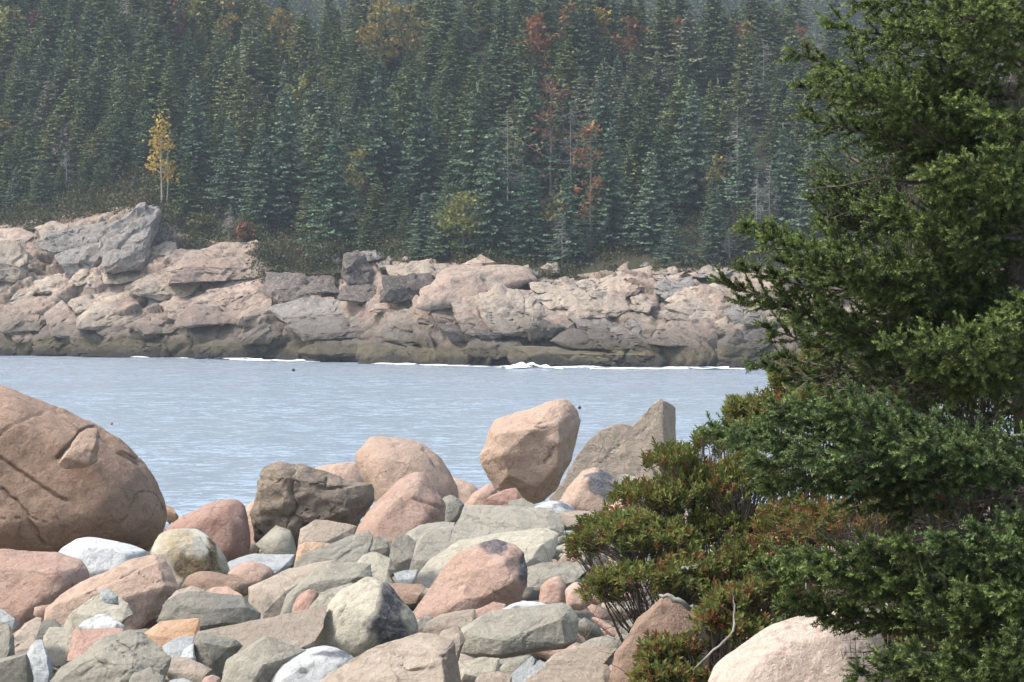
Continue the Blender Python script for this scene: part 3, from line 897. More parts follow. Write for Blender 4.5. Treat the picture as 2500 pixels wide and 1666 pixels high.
R(B, 'salmon pink boulder with a split lying below the leaning tan one', 'pink', 30.5,
  "855,1318 878,1271 914,1231 952,1205 977,1174 1003,1159 1034,1153 1054,1178 1074,1210 1090,1233 1090,1258 1082,1282 1029,1310 977,1340 900,1345",
  mode='r', lv=5, lean=.55, rough=.045, p=18, cracks=[(5, .09, "1015,1215 1040,1228 1085,1245"), (6, .05, "1025,1235 1060,1268")])
R('stone', 'rounded dark grey stone tucked beside the salmon pink boulder', 'slate', 32, "1080,1218 1098,1208 1120,1217 1134,1231 1127,1258 1105,1275 1084,1275", mode='r')
R(B, 'tan boulder low at the water between the two tallest boulders', 'tan', 41, "1090,1168 1110,1166 1128,1171 1151,1181 1172,1200 1170,1240 1090,1240", mode='r')
R('stone', 'pink stone at the left foot of the tall tan boulder', 'pink', 36, "1130,1230 1156,1205 1192,1181 1215,1190 1210,1240 1150,1250", mode='r')
R('stone', 'sharp edged red stone at the front foot of the tall tan boulder', 'red', 33, "1172,1234 1194,1213 1233,1195 1261,1190 1278,1215 1270,1245 1238,1252", lean=.4)
R(B, 'tall rounded tan boulder standing upright on the crest', 'tan', 34,
  "1169,1116 1175,1101 1193,1052 1214,1026 1278,1008 1329,985 1362,973 1382,973 1398,985 1411,1006 1418,1026 1414,1058 1404,1098 1393,1134 1375,1169 1358,1198 1330,1224 1303,1231 1265,1216 1210,1196 1191,1164 1174,1136",
  inner=[(1215, 1060, .55), (1225, 1110, .7), (1300, 1050, .75), (1362, 1030, .62), (1366, 1085, .72), (1358, 1140, .62), (1240, 1160, .6), (1310, 1190, .5), (1340, 1000, .35)],
  lv=6, drop=0.0, lean=.1, rough=.032, p=17, th=.7, cracks=[(4, .05, "1290,1033 1310,1034 1340,1028"), (5, .045, "1355,1095 1345,1115 1330,1130"), (3, .03, "1250,1040 1330,1045")])
R(B, 'broad grey tan shark fin shaped boulder with a sharp upright tip', 'tslab', 36.2,
  "1330,1262 1341,1218 1380,1167 1405,1118 1438,1072 1469,1049 1494,1038 1520,1033 1543,1039 1571,1012 1599,982 1612,973 1619,980 1620,1090 1622,1262",
  mode='x', shift=(32, 18), thick=.9, lv=6, lean=.28, rough=.05, seed=77, drop=0, cracks=[(4, .03, "1486,1112 1494,1115"), (4, .02, "1560,1060 1600,1030")])
R(B, 'tan boulder with a dark grey stained crown beside the bush', 'tan', 31.5,
  "1360,1228 1395,1180 1425,1148 1451,1140 1474,1148 1502,1173 1530,1194 1530,1240 1456,1262 1405,1258", mode='r', lv=5, lean=.4, p=16, patch=[(1468, 1180, 36, 38), (1490, 1205, 26, 22)])
R('stone', 'flat cream stone resting under the shark fin shaped boulder', 'pale', 34, "1497,1165 1525,1156 1560,1168 1540,1188 1520,1190", lean=1.0)
R('stone', 'pink stone half hidden by the bush top', 'pink', 30.5, "1480,1240 1505,1222 1540,1205 1580,1215 1570,1260 1490,1262", mode='r')
R('stone', 'white stone with a dark end below the tall tan boulder', 'white', 30.4, "1272,1252 1308,1236 1341,1222 1374,1223 1400,1238 1408,1254 1354,1268", lean=.7, p=18, mode='r', patch=[(1378, 1236, 24, 10)])
R('stone', 'small grey block left of the white stone with the dark end', 'grey', 31, "1242,1224 1278,1218 1310,1234 1300,1252 1244,1250", lean=.4)
R(SL, 'tan slab sticking out over a dark gap next to the bush', 'tslab', 29.2, "1345,1256 1405,1246 1460,1250 1452,1282 1385,1288", drop=0.0, lean=.9, inner=[(1400, 1276, .2), (1445, 1274, .2)])
R(SL, 'long grey green slab with a crack across it below the crest', 'grey', 28.3,
  "1080,1345 1105,1289 1136,1232 1207,1237 1271,1245 1346,1242 1364,1260 1378,1284 1376,1300 1300,1330 1180,1350",
  inner=[(1150, 1270, .12), (1330, 1262, .18), (1345, 1290, .25)], lean=1.3, lv=5, rough=.035, th=.5, cracks=[(5, .05, "1210,1240 1190,1270 1180,1300"), (4, .04, "1110,1290 1180,1295 1230,1265 1300,1250")])
R(SL, 'pale tan slab lying in front of the long cracked slab', 'pale', 26,
  "1016,1412 1020,1390 1050,1365 1076,1345 1120,1320 1184,1304 1233,1298 1330,1287 1365,1304 1357,1355 1345,1375 1289,1385 1150,1440 1040,1440",
  inner=[(1322, 1332, .35), (1299, 1365, .35), (1180, 1380, .3)], lean=1.1, lv=5, rough=.03, th=.5)
R(B, 'large pink wedge shaped boulder with a purple grey crown', 'pink', 23.3,
  "992,1490 1030,1450 1055,1419 1081,1386 1119,1350 1152,1336 1183,1320 1213,1317 1259,1333 1277,1350 1290,1388 1287,1424 1262,1466 1208,1484 1132,1505 1055,1520 1012,1512",
  inner=[(1150, 1400, .4), (1230, 1370, .5), (1255, 1420, .5), (1120, 1470, .4), (1200, 1450, .5)], lv=6, lean=.55, rough=.03, p=17, th=.7, patch=[(1205, 1330, 36, 16), (1280, 1370, 20, 42)], cracks=[(6, .03, "1100,1440 1130,1425 1190,1440 1240,1470")])
R(SL, 'flat grey slab right of the large pink wedge', 'grey', 24.8, "1285,1384 1330,1374 1390,1374 1450,1380 1400,1415 1335,1424 1287,1424", lean=1.2, inner=[(1330, 1412, .2)])
R('stone', 'round pink cobble under the edge of the bush', 'pink', 23.2, "1316,1472 1321,1432 1340,1413 1368,1408 1384,1430 1384,1474 1350,1482", mode='r')
R('stone', 'second pink cobble behind the bare twigs of the bush', 'pink', 23, "1380,1440 1405,1420 1435,1430 1450,1462 1420,1480 1384,1474", mode='r')
R('stone', 'pinkish stone deep in the dark gap by the bush', 'pink', 26, "1373,1340 1396,1314 1419,1307 1445,1315 1430,1345 1390,1350", mode='r')
R('stone', 'grey pink tilted stone in front of the dark gap', 'tslab', 25.3, "1353,1370 1380,1348 1406,1330 1440,1316 1450,1330 1414,1352 1385,1374", lean=.8)
R(SL, 'big pale green slab with a brown front face near the bush', 'grey', 19.3,
  "1121,1536 1160,1512 1202,1490 1233,1483 1324,1479 1376,1469 1398,1479 1412,1503 1415,1523 1407,1567 1381,1584 1304,1594 1233,1606 1213,1611 1161,1606 1121,1594",
  inner=[(1133, 1542, .25), (1192, 1559, .42), (1227, 1564, .5), (1270, 1548, .48), (1312, 1532, .45), (1370, 1512, .38), (1225, 1598, .3), (1380, 1572, .2)], drop=0.0, lean=.65, lv=6, rough=.03, th=.6,
  cracks=[(5, .035, "1275,1548 1300,1530 1340,1505"), (5, .03, "1285,1590 1280,1560 1300,1545")])
R('stone', 'white stone with black flecks behind the big pale green slab', 'white', 20.6, "1225,1488 1250,1474 1279,1468 1314,1470 1340,1480 1320,1500 1240,1500", lean=.6, mode='r', patch=[(1262, 1482, 16, 5)])
R(SL, 'pale pink slab behind the left end of the big pale green slab', 'pink', 20.7, "1120,1520 1160,1490 1205,1470 1235,1475 1240,1500 1180,1530", lean=1.0)
R(SL, 'thin pink grey slab with a dark hole left of the big pale green slab', 'tslab', 20.3, "1022,1548 1050,1513 1093,1497 1160,1486 1165,1505 1130,1540 1080,1560", lean=.9)
R('stone', 'purple grey stone between the cream boulder and the pink wedge', 'slate', 21, "1012,1530 1025,1510 1052,1508 1060,1535 1030,1550", lean=.5)
R('stone', 'small tan stone above the bottom middle boulder', 'tslab', 18.8, "1060,1560 1080,1540 1120,1528 1135,1560 1120,1600 1085,1600", lean=.6)
R(B, 'cream boulder with a dark grey right flank in the middle of the pile', 'pale', 19.8,
  "758,1600 770,1554 778,1516 808,1467 840,1438 866,1423 894,1410 920,1412 943,1421 959,1439 972,1462 999,1485 1014,1503 1020,1526 1018,1550 973,1575 915,1600 851,1625 790,1625",
  inner=[(900, 1430, .25), (928, 1440, .4), (912, 1500, .65), (900, 1560, .6), (820, 1560, .5), (830, 1490, .45), (975, 1520, .35)], lean=.4, lv=6, rough=.03, p=20, th=.7,
  patch=[(968, 1470, 36, 60), (962, 1540, 56, 56)], cracks=[(4, .035, "858,1425 845,1470 820,1530 805,1580")])
R(B, 'smooth white boulder at the bottom edge of the picture', 'white', 17, "636,1680 663,1634 693,1609 732,1592 770,1579 808,1577 839,1589 868,1605 860,1680 800,1730 680,1730", mode='r', lv=5, lean=.5, rough=.03, patch=[(815, 1597, 42, 9), (735, 1640, 18, 8)])
R(B, 'large tan pink boulder with a dark broken right end at the bottom middle', 'tslab', 15.7,
  "735,1700 800,1648 851,1614 897,1586 966,1561 1024,1547 1068,1547 1110,1566 1118,1598 1123,1636 1126,1680 1100,1760 760,1760",
  inner=[(1060, 1575, .2), (1078, 1608, .45), (1080, 1680, .5), (930, 1640, .35), (820, 1690, .3)], lean=.6, lv=6, rough=.032, p=22, th=.6,
  cracks=[(6, .05, "960,1598 1010,1600 1050,1602 1085,1600"), (7, .06, "980,1625 1000,1640 1060,1632"), (5, .03, "900,1595 985,1580")])
R('stone', 'small pale stone right of the bottom middle boulder', 'pale', 17.4, "1119,1614 1150,1608 1183,1604 1220,1607 1222,1640 1180,1655 1122,1655", lean=.6)
R('stone', 'brownish stone at the bottom edge right of the bottom middle boulder', 'tslab', 16.4, "1140,1690 1170,1645 1220,1638 1250,1650 1240,1720 1150,1720", lean=.6)
R('stone', 'grey cobble under the overhang of the big pale green slab', 'grey', 17.8, "1220,1632 1240,1612 1290,1600 1310,1612 1270,1645 1230,1655", lean=.6, mode='r')
R(SL, 'upper of two thin blue grey slabs lying side by side', 'blue', 17.2, "1225,1690 1262,1650 1299,1602 1306,1612 1270,1670 1240,1700", lean=1.2, rough=.02)
R(SL, 'lower of two thin blue grey slabs lying side by side', 'blue', 17, "1245,1700 1290,1640 1318,1611 1333,1622 1300,1670 1262,1710", lean=1.2, rough=.02)
R(SL, 'tan slab at the bottom edge below the bush', 'tslab', 16, "1250,1700 1290,1655 1330,1630 1381,1621 1444,1617 1484,1623 1495,1640 1500,1720 1400,1750 1260,1750", lean=1.0, lv=5, rough=.03, inner=[(1470, 1650, .2), (1380, 1690, .15)])
R(SL, 'tan slab tilted into the dark gap under the bush', 'tslab', 17.9, "1320,1622 1355,1597 1419,1574 1484,1571 1506,1586 1490,1618 1440,1630 1360,1640", lean=1.0, lv=4)
R(SL, 'small grey slab leaning under the bush twigs', 'grey', 19, "1400,1580 1440,1560 1483,1551 1504,1558 1480,1582 1420,1592", lean=1.0)
R(B, 'dark brown grey tilted slab rising into the lower bush', 'brown', 15.7,
  "1488,1720 1488,1640 1498,1598 1521,1559 1554,1511 1600,1470 1622,1451 1680,1475 1720,1520 1740,1720",
  inner=[(1525, 1580, .25), (1560, 1530, .25), (1610, 1475, .15), (1560, 1640, .35), (1650, 1560, .35)], lean=.35, lv=5, rough=.04, th=.6, p=26)
R(B, 'big pale pink boulder at the bottom under the spruce', 'palepink', 13.4,
  "1718,1720 1726,1664 1753,1622 1809,1579 1880,1548 1893,1522 1952,1500 2035,1484 2118,1495 2160,1560 2180,1660 2150,1780 1730,1780", mode='r', lv=6, lean=.5, rough=.04, p=15, front=.7,
  cracks=[(7, .04, "1885,1548 1930,1530 2010,1540 2090,1520"), (9, .03, "1800,1600 1850,1580 1920,1590")])
R(B, 'pale pink boulder seen through the branches at the right edge', 'palepink', 16.5, "2380,1420 2420,1390 2480,1380 2560,1400 2580,1500 2500,1540 2400,1520", mode='r')
R(B, 'pale boulder behind the bush twigs and spruce boughs', 'white', 17.5, "2160,1400 2200,1360 2290,1340 2370,1370 2390,1440 2330,1500 2200,1490", mode='r')

R(B, 'broad pink boulder at the left edge in front of the huge domed one', 'pink', 24,
  "-140,1500 -140,1370 0,1339 18,1339 89,1354 110,1345 145,1346 199,1366 216,1392 220,1408 170,1450 120,1490 102,1520 20,1540",
  inner=[(20, 1420, .35), (130, 1400, .5), (150, 1440, .45), (60, 1490, .4), (190, 1385, .2)], lean=.5, lv=5, rough=.025, p=20, cracks=[(4, .03, "20,1435 60,1412")])
R(B, 'white grey boulder in the shadow of the huge domed one', 'white', 26.6, "143,1352 160,1334 184,1319 217,1312 240,1318 262,1326 293,1325 327,1333 358,1345 340,1390 260,1410 200,1410", mode='r', lv=5, lean=.5, p=16, rough=.04, cracks=[(4, .04, "240,1318 255,1328 275,1328")])
R(B, 'white and ochre egg shaped boulder with rusty stains', 'ochre', 25.8,
  "362,1350 372,1332 388,1311 408,1296 446,1291 487,1293 512,1313 538,1340 552,1368 560,1390 477,1402 446,1415 430,1438 400,1400", mode='r', lv=5, lean=.25, p=16, rough=.05, th=.7,
  patch=[(470, 1380, 70, 22), (520, 1345, 12, 36)], cracks=[(5, .08, "495,1312 515,1340 545,1380"), (3, .05, "420,1330 450,1322 470,1326")])
R(B, 'long tan boulder with a ridge along its back at the left', 'tan', 22.8,
  "103,1500 112,1474 153,1451 204,1419 268,1386 332,1360 383,1349 409,1367 424,1401 436,1438 420,1460 383,1480 330,1520 179,1535 122,1525",
  inner=[(130, 1480, .2), (212, 1446, .42), (296, 1408, .42), (385, 1375, .3), (300, 1460, .5), (400, 1430, .4)], lean=.75, lv=6, rough=.03, p=22, th=.6, cracks=[(5, .05, "383,1370 330,1392 296,1410 250,1425 212,1450"), (5, .05, "345,1400 375,1420 395,1422")])
R('stone', 'pale cream stone in front of the long tan boulder', 'pale', 21.3, "146,1530 194,1490 230,1458 250,1448 293,1458 313,1473 324,1500 296,1515 245,1520 185,1545", lean=.8, lv=4)
R('stone', 'small blue grey cap stone on the pale cream stone', 'blue', 20.9, "243,1442 260,1435 289,1454 290,1470 270,1466 256,1456", lean=.5)
R(SL, 'red slab among grey slabs near the lower left corner', 'red', 19.9, "163,1600 178,1544 188,1535 302,1533 283,1556 230,1580 185,1605", lean=1.2, rough=.025)
R(SL, 'pale slab left of the red slab', 'pale', 20.2, "96,1618 106,1554 120,1530 172,1535 182,1548 168,1600 133,1615", lean=1.0)
R('stone', 'blue white stone above the red slab', 'white', 20.6, "172,1540 205,1518 242,1500 260,1500 305,1528 300,1545 220,1550", lean=.8)
R(SL, 'large tan slab with diagonal bands in the lower left corner', 'grey', 16.9,
  "90,1690 153,1626 224,1577 250,1561 288,1556 316,1540 336,1541 384,1572 416,1606 410,1648 380,1720 150,1740",
  inner=[(200, 1620, .3), (240, 1600, .35), (320, 1640, .45), (390, 1640, .2), (300, 1560, .1)], lean=.75, lv=6, rough=.04, strata=.035, th=.6, cracks=[(4, .035, "285,1560 340,1600 400,1640"), (5, .04, "195,1655 240,1620 280,1625"), (4, .03, "270,1570 320,1620 370,1660")])
R(B, 'dark blocky rock in the very lower left corner', 'slate', 16.9, "-90,1630 0,1614 30,1604 64,1594 72,1610 82,1660 84,1740 -90,1760", inner=[(62, 1600, .4), (-40, 1628, .4), (70, 1700, .4), (-60, 1720, .4)], lean=.15, lv=4, rough=.04)
R(SL, 'blue grey slab wedged right of the corner block', 'blue', 17.9, "60,1600 86,1564 104,1560 104,1620 130,1637 110,1680 82,1700", lean=.7)
R('stone', 'grey stone at the left edge above the corner block', 'grey', 18.8, "-50,1530 0,1520 22,1524 34,1558 36,1588 0,1612 -60,1612", lean=.6)
R(SL, 'tan slab leaning left of the grey wedge near the left edge', 'tslab', 20, "24,1556 60,1524 90,1505 104,1508 86,1545 36,1568", lean=.9)
R(SL, 'thin tan slab just under the leaning tan slab at the left edge', 'tslab', 19.5, "30,1586 60,1566 84,1550 92,1562 60,1600 34,1608", lean=.9)
R('stone', 'grey wedge shaped stone at the tip of the long tan boulder', 'slate', 20.6, "78,1566 104,1516 133,1510 150,1526 122,1535 104,1560", lean=.5)
R('stone', 'blue white stone at the left edge below the broad pink boulder', 'blue', 22, "-20,1485 0,1484 16,1496 48,1520 20,1535 -20,1530", lean=.6)
R(B, 'brown flat topped rock below the white and ochre boulder', 'brown', 23.6, "440,1438 456,1409 489,1395 522,1396 579,1410 616,1424 606,1445 540,1460 480,1460", lean=.6, mode='r')
R(SL, 'pink slab in front of the brown flat topped rock', 'pink', 22.6, "486,1452 522,1433 553,1431 582,1446 610,1470 560,1475", lean=.8)
R(SL, 'grey brown slab left of the dark faceted block', 'tslab', 22.4, "396,1475 431,1442 470,1430 500,1440 480,1465 430,1490", lean=.8)
R(B, 'grey green faceted block with dark broken faces', 'slate', 20.9,
  "380,1510 402,1468 433,1449 464,1442 543,1446 586,1454 606,1478 637,1497 632,1515 543,1530 487,1538 470,1525 441,1520 395,1522",
  inner=[(445, 1478, .3), (484, 1486, .42), (538, 1486, .5), (604, 1482, .3), (540, 1522, .4), (490, 1530, .35)], lean=.6, lv=5, rough=.03, th=.6)
R('stone', 'bright orange stone among grey slabs', 'orange', 20.1, "352,1546 393,1518 430,1512 486,1509 490,1550 400,1568 388,1576", lean=.9, rough=.03)
R(SL, 'tan slab with a square grey front edge in the middle left', 'tslab', 22,
  "606,1434 655,1409 706,1388 783,1370 820,1366 822,1382 734,1422 700,1444 680,1490 678,1508 645,1516 630,1500 606,1472",
  inner=[(612, 1438, .25), (655, 1438, .35), (698, 1444, .35), (640, 1500, .3)], lean=.9, lv=5, rough=.025, th=.5, patch=[(648, 1475, 46, 34)])
R(SL, 'long bent grey slab right of the square edged tan slab', 'grey', 21.5,
  "676,1496 701,1450 744,1419 770,1387 818,1372 836,1381 905,1376 910,1412 834,1445 778,1455 735,1460 706,1480 690,1508",
  inner=[(720, 1450, .3), (770, 1420, .35), (870, 1410, .3)], lean=.7, lv=5, rough=.03, th=.5)
R('stone', 'small round pink cobble in the dark gap left of the cream boulder', 'red', 20.8, "709,1510 715,1478 731,1454 755,1438 777,1445 774,1475 750,1505 730,1515", mode='r')
R('stone', 'grey tan stone between the pink cobble and the cream boulder', 'grey', 20.5, "747,1500 757,1478 783,1446 861,1422 825,1450 800,1490 770,1512", lean=.8)
R(SL, 'long flat tan slab running left from the cream boulder', 'tslab', 19.3,
  "480,1548 484,1540 579,1523 655,1512 744,1500 800,1479 790,1530 770,1556 719,1572 630,1576 590,1582 520,1560",
  inner=[(560, 1560, .1), (720, 1560, .1)], lean=1.5, lv=5, rough=.02, th=.4)
R(B, 'dark green grey block with pale chips under the long flat slab', 'slate', 18.6, "472,1570 484,1544 520,1551 573,1561 592,1577 566,1606 530,1645 489,1630 472,1606", inner=[(500, 1570, .5), (560, 1580, .4), (520, 1620, .45)], lean=.15, lv=4, rough=.05)
R(B, 'pyramid shaped tan and grey rock near the bottom', 'grey', 16.9,
  "520,1700 553,1610 584,1590 625,1565 648,1551 690,1566 751,1587 720,1610 690,1640 660,1700 600,1740 530,1740",
  inner=[(650, 1556, .1), (700, 1606, .3), (570, 1624, .4), (640, 1625, .5), (600, 1690, .5)], lean=.55, lv=5, rough=.03, th=.6)
R(SL, 'blue grey slab below the bright orange stone', 'blue', 18.9, "396,1578 438,1554 476,1553 474,1572 433,1602 396,1606", lean=.9)
R('stone', 'white chip of stone beside the dark block with pale chips', 'white', 18.5, "430,1610 450,1588 473,1570 478,1608 450,1620", lean=.6)
R(SL, 'pink grey slab at the bottom left of the pyramid shaped rock', 'tslab', 17.6, "400,1640 410,1607 452,1602 518,1634 490,1660 430,1672", lean=.8)
R('stone', 'small pink stone at the bottom edge left of the pyramid shaped rock', 'pink', 16.9, "485,1675 500,1654 520,1648 540,1654 535,1690 495,1690", mode='r')
R('stone', 'grey stone on the bottom edge below the banded tan slab', 'grey', 16.2, "298,1690 328,1643 368,1630 400,1650 412,1690 350,1710", lean=.5)
R('stone', 'lilac grey stone on the bottom edge beside the pink grey slab', 'blue', 16.6, "400,1700 415,1662 450,1655 490,1672 495,1710 430,1720", lean=.6)
R(B, 'block with a grey cap and an orange lower face below the jagged block', 'tslab', 28.8,
  "716,1385 724,1335 734,1292 770,1270 800,1271 818,1285 834,1278 871,1285 860,1315 813,1345 760,1385",
  inner=[(735, 1325, .35), (800, 1320, .3), (745, 1360, .3)], lean=.5, lv=5, patch=None, rough=.03)
R('stone', 'orange stone under the grey capped block', 'orange', 28.0, "714,1384 726,1334 745,1322 815,1330 780,1358 730,1388", lean=.5)
R(SL, 'long greenish slab slanting up to the right below the salmon boulder', 'grey', 26.8, "706,1384 760,1358 818,1332 885,1299 899,1296 912,1307 912,1334 870,1362 826,1380 750,1398", lean=.8, lv=5, rough=.035, cracks=[(6, .07, "825,1368 860,1345 890,1330"), (4, .04, "800,1362 895,1305")])
R(SL, 'lavender slab with dark slots below the jagged block', 'blue', 27.4, "548,1378 585,1362 622,1353 719,1354 712,1380 681,1396 561,1394", lean=1.3, lv=4, cracks=[(4, .05, "620,1366 660,1364 700,1370")])
R('stone', 'pink stone left of the square edged tan slab', 'pink', 24.8, "556,1400 589,1374 617,1371 650,1382 668,1396 640,1425 600,1430", mode='r', lean=.7)
R('stone', 'triangular grey stone below the salmon pink boulder', 'slate', 26.4, "903,1342 920,1308 946,1313 954,1358 920,1362", lean=.3)
R('stone', 'upright dark grey slate right of the triangular stone', 'slate', 26, "951,1335 962,1311 994,1305 1016,1322 1000,1360 988,1392 966,1392 951,1368", lean=.3, lv=4)
R(SL, 'thin grey slab above the upright slate', 'grey', 28.6, "975,1315 1000,1298 1030,1280 1080,1274 1112,1276 1090,1295 1020,1330", lean=1.1)
R(SL, 'layered grey slab right of the upright slate', 'grey', 26.8, "985,1385 1012,1332 1042,1299 1104,1287 1092,1327 1078,1352 1030,1376 1017,1392", lean=.8, lv=4, cracks=[(4, .06, "1010,1370 1040,1330 1080,1325")])
R('stone', 'pale grey stone left of the upright slate', 'pale', 23.9, "858,1388 889,1355 915,1348 953,1364 966,1390 940,1412 877,1416", lean=.8)
R('stone', 'small blue grey stone below the upright slate', 'blue', 23.6, "960,1400 985,1392 1020,1390 1016,1425 975,1428", lean=.6)
R('stone', 'brown pink stone right of the tip of the cream boulder', 'brown', 21.6, "945,1424 984,1425 1030,1427 1040,1435 1009,1464 975,1470", lean=.8)
R('stone', 'tan stone between the bent grey slab and the cream boulder', 'pale', 22, "860,1412 890,1395 945,1388 960,1420 930,1440 870,1440", lean=.8)

# small stones filling the gaps
rng = np.random.RandomState(4)
S1, F1 = ico(3)
S2, F2 = ico(2)
acc = Acc(); mi = []
for k in range(3000):
    D = 13 + 31 * rng.rand() ** 0.9
    X = rng.uniform(-0.27, 0.40) * D
    s = rng.uniform(.05, .22)
    Sx, Fx = S2, F2
    A_ = rng.normal(size=(3, 3)) * .3 + np.eye(3)
    nn = rng.normal(size=(9, 3)); nn /= np.linalg.norm(nn, axis=1)[:, None]
    q = np.maximum(Sx @ nn.T / rng.uniform(.45, .9, 9), .4).max(1)
    Vv = (Sx / q[:, None] * (1 + .06 * vnoise(Sx * 3 + k, 3))[:, None]) @ A_ * np.array((1.2, 1.2, .7)) * s * .8
    acc.add(Vv + np.array((X, D, float(zg(X, D)) + rng.uniform(-.1, .28) * (1 if X < 1 else .2))), Fx); mi.append(np.full(len(Fx), rng.randint(4)))
me = acc.mesh('gap_stones', M['tslab'], False)
for k in ('grey', 'pink', 'slate'): me.materials.append(M[k])
me.polygons.foreach_set('material_index', np.concatenate(mi).astype(np.int32))
attr(me, 'patch', np.zeros(len(me.vertices)))
tag(obj('gap_stones', me), 'small stones and grit filling the gaps between the boulders', None, None, 'stuff')
print('ROCKTRI', TRI[0], len(me.polygons))

# ------------------------------------------------------------------ far forest
def spruce_crown(seed, H=12.0, Rb=2.1, tiers=27, per=11, spray=0.40, power=0.9, lo=0.03, ragged=0.25, fine=0.20):
    """needle sprays on drooping whorled branches; returns V, tris, age"""
    rng = np.random.RandomState(seed)
    C, A, Bv, ag = [], [], [], []
    for t in range(tiers):
        f = (t + rng.uniform(-.3, .3)) / tiers
        z = H * (lo + (1 - lo) * f)
        rr = Rb * max(0.02, (1 - f)) ** power * (0.55 + 0.45 * min(1, f / .10))
        nb = max(3, int(per * (1 - .4 * f)))
        ph = rng.uniform(0, 6.28)
        for b in range(nb):
            if rng.rand() < ragged * .35: continue
            r = rr * rng.uniform(1 - ragged, 1 + ragged * .7) + 0.05
            az = ph + b * 2 * PI / nb + rng.uniform(-.35, .35)
            d = np.array((math.cos(az), math.sin(az), 0)); s = np.array((-d[1], d[0], 0))
            n = max(2, int(r / fine))
            bz = rng.uniform(-.3, .3); bri = rng.rand() ** 1.3; dro = rng.uniform(.2, .5)
            for k in range(n):
                u = (k + rng.uniform(.2, 1)) / n
                dz = bz - dro * r * u + 0.16 * r * u ** 3
                base = d * r * u + np.array((0, 0, z + dz))
                for sd in (-1, 1, 0):
                    L = spray * rng.uniform(.6, 1.25) * (1.1 - .5 * u)
                    dirv = d * (.55 if sd else 1.0) + s * sd * .85 + np.array((0, 0, rng.uniform(-.55, .15)))
                    dirv /= np.linalg.norm(dirv)
                    wv = np.cross(dirv, rng.normal(size=3)); wv /= np.linalg.norm(wv) + 1e-9
                    C.append(base); A.append(dirv * L); Bv.append(wv * L * rng.uniform(.32, .52)); ag.append(min(1, (.25 + .75 * u) * (.12 + .75 * bri + .25 * rng.rand())))  # random tone per branch; darker towards the stem, painting the shaded crown interior
    # leader
    for k in range(5):
        C.append(np.array((0, 0, H * (.97 + .012 * k)))); A.append(np.array((rng.uniform(-.1, .1), rng.uniform(-.1, .1), .3))); Bv.append(np.array((.05, .03, 0))); ag.append(.6)
    C, A, Bv = np.array(C), np.array(A), np.array(Bv)
    V = np.stack([C - Bv * .5, C + A * .55 + Bv, C + A, C + A * .45 - Bv], 1).reshape(-1, 3)
    i = np.arange(len(C))[:, None] * 4
    Fc = np.concatenate([i + np.array([[0, 1, 2]]), i + np.array([[0, 2, 3]])])
    return V, Fc, np.repeat(np.array(ag), 4)

def trunk_mesh(H, r, mat, seed=0, n=6):
    rng = np.random.RandomState(seed)
    zs_ = np.linspace(-.6, H * .97, 9)
    pts = np.c_[np.cumsum(rng.uniform(-.04, .04, 9)), np.cumsum(rng.uniform(-.04, .04, 9)), zs_]
    V, Fq = tube_arrays(pts, r * (1 - .93 * np.linspace(0, 1, 9)), n)
    return mesh_from('trunk', V, Fq, mat, True)

KINDS = []
for sd, kw in enumerate([dict(Rb=3.3), dict(Rb=2.8, tiers=29), dict(Rb=3.6, power=.75), dict(Rb=3.0, ragged=.5), dict(Rb=3.4, power=.7), dict(Rb=2.2, tiers=30, ragged=.35), dict(Rb=3.9, power=.8, tiers=25), dict(Rb=3.0, lo=.22, ragged=.5, tiers=23)]):
    V, Fc, ag = spruce_crown(100 + sd, **kw)
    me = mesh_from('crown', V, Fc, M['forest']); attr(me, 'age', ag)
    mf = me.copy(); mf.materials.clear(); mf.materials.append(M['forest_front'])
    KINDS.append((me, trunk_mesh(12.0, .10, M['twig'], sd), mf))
G_FRONT = 'tall spruces in the front row above the far ledges'
def spruce(x, Y, h, kind, label, group, wide=1.0, rz=None, z=None):
    zz = float(hill_z(x, Y)) - .3 if z is None else z
    e = obj('spruce_tree', None, None, ((x - 1250) / F * Y, Y, zz))
    e.rotation_euler = (0, 0, random.uniform(0, 6.28) if rz is None else rz)
    s = h / 12.0
    e.scale = (s * wide, s * wide, s)
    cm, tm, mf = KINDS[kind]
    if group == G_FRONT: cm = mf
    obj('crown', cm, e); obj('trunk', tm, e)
    return tag(e, label, 'tree', group, 'thing')

random.seed(7)
hand = []          # (x, Y) of trees set by hand
G_FRONT = 'tall spruces in the front row above the far ledges'
def front(x, ytop, ybase, kind, label, wide=1.0, back=3.0):
    Y = float(top_D(x)) + back
    zb = float(hill_z(x, Y)) - .3
    h = float(z_at(ytop, Y)) - zb
    hand.append((x, Y))
    spruce(x, Y, h, kind, label, G_FRONT, wide)
# front row and standouts, left to right
front(40, 410, 520, 0, 'small spruce at the left edge above the left ledges', 1.6, 6)
front(105, 400, 520, 3, 'second small spruce from the left edge above the left ledges', 1.6, 6)
front(255, 395, 510, 4, 'bushy spruce behind the grey cliff left of the yellow birch', 1.5, 7)
front(330, 430, 505, 2, 'low spruce right above the grey cliff', 1.6, 5)
front(480, 215, 560, 1, 'tall blue green spruce right of the yellow birch', 1.3, 12)
front(560, 290, 600, 3, 'ragged grey tipped spruce left of centre, behind the low shrubs', 1.3, 8)
front(640, 300, 610, 0, 'dark spruce beside the cleft, left of the widest one', 1.25, 6)
front(700, 220, 630, 1, 'tall spruce above the left side of the dark cleft', 1.2, 9)
front(818, 318, 625, 4, 'full skirted spruce standing right above the dark cleft', 1.2, 3)
front(930, 150, 640, 5, 'tallest narrow spire spruce left of centre', 1.35, 12)
front(1030, 185, 640, 5, 'slender pale spire spruce beside the tallest one', 1.3, 12)
front(1036, 470, 640, 0, 'small spruce at the foot of the two spires', 1.6, 3)
front(1088, 455, 640, 2, 'small blunt spruce left of the yellow green bush', 1.4, 3)
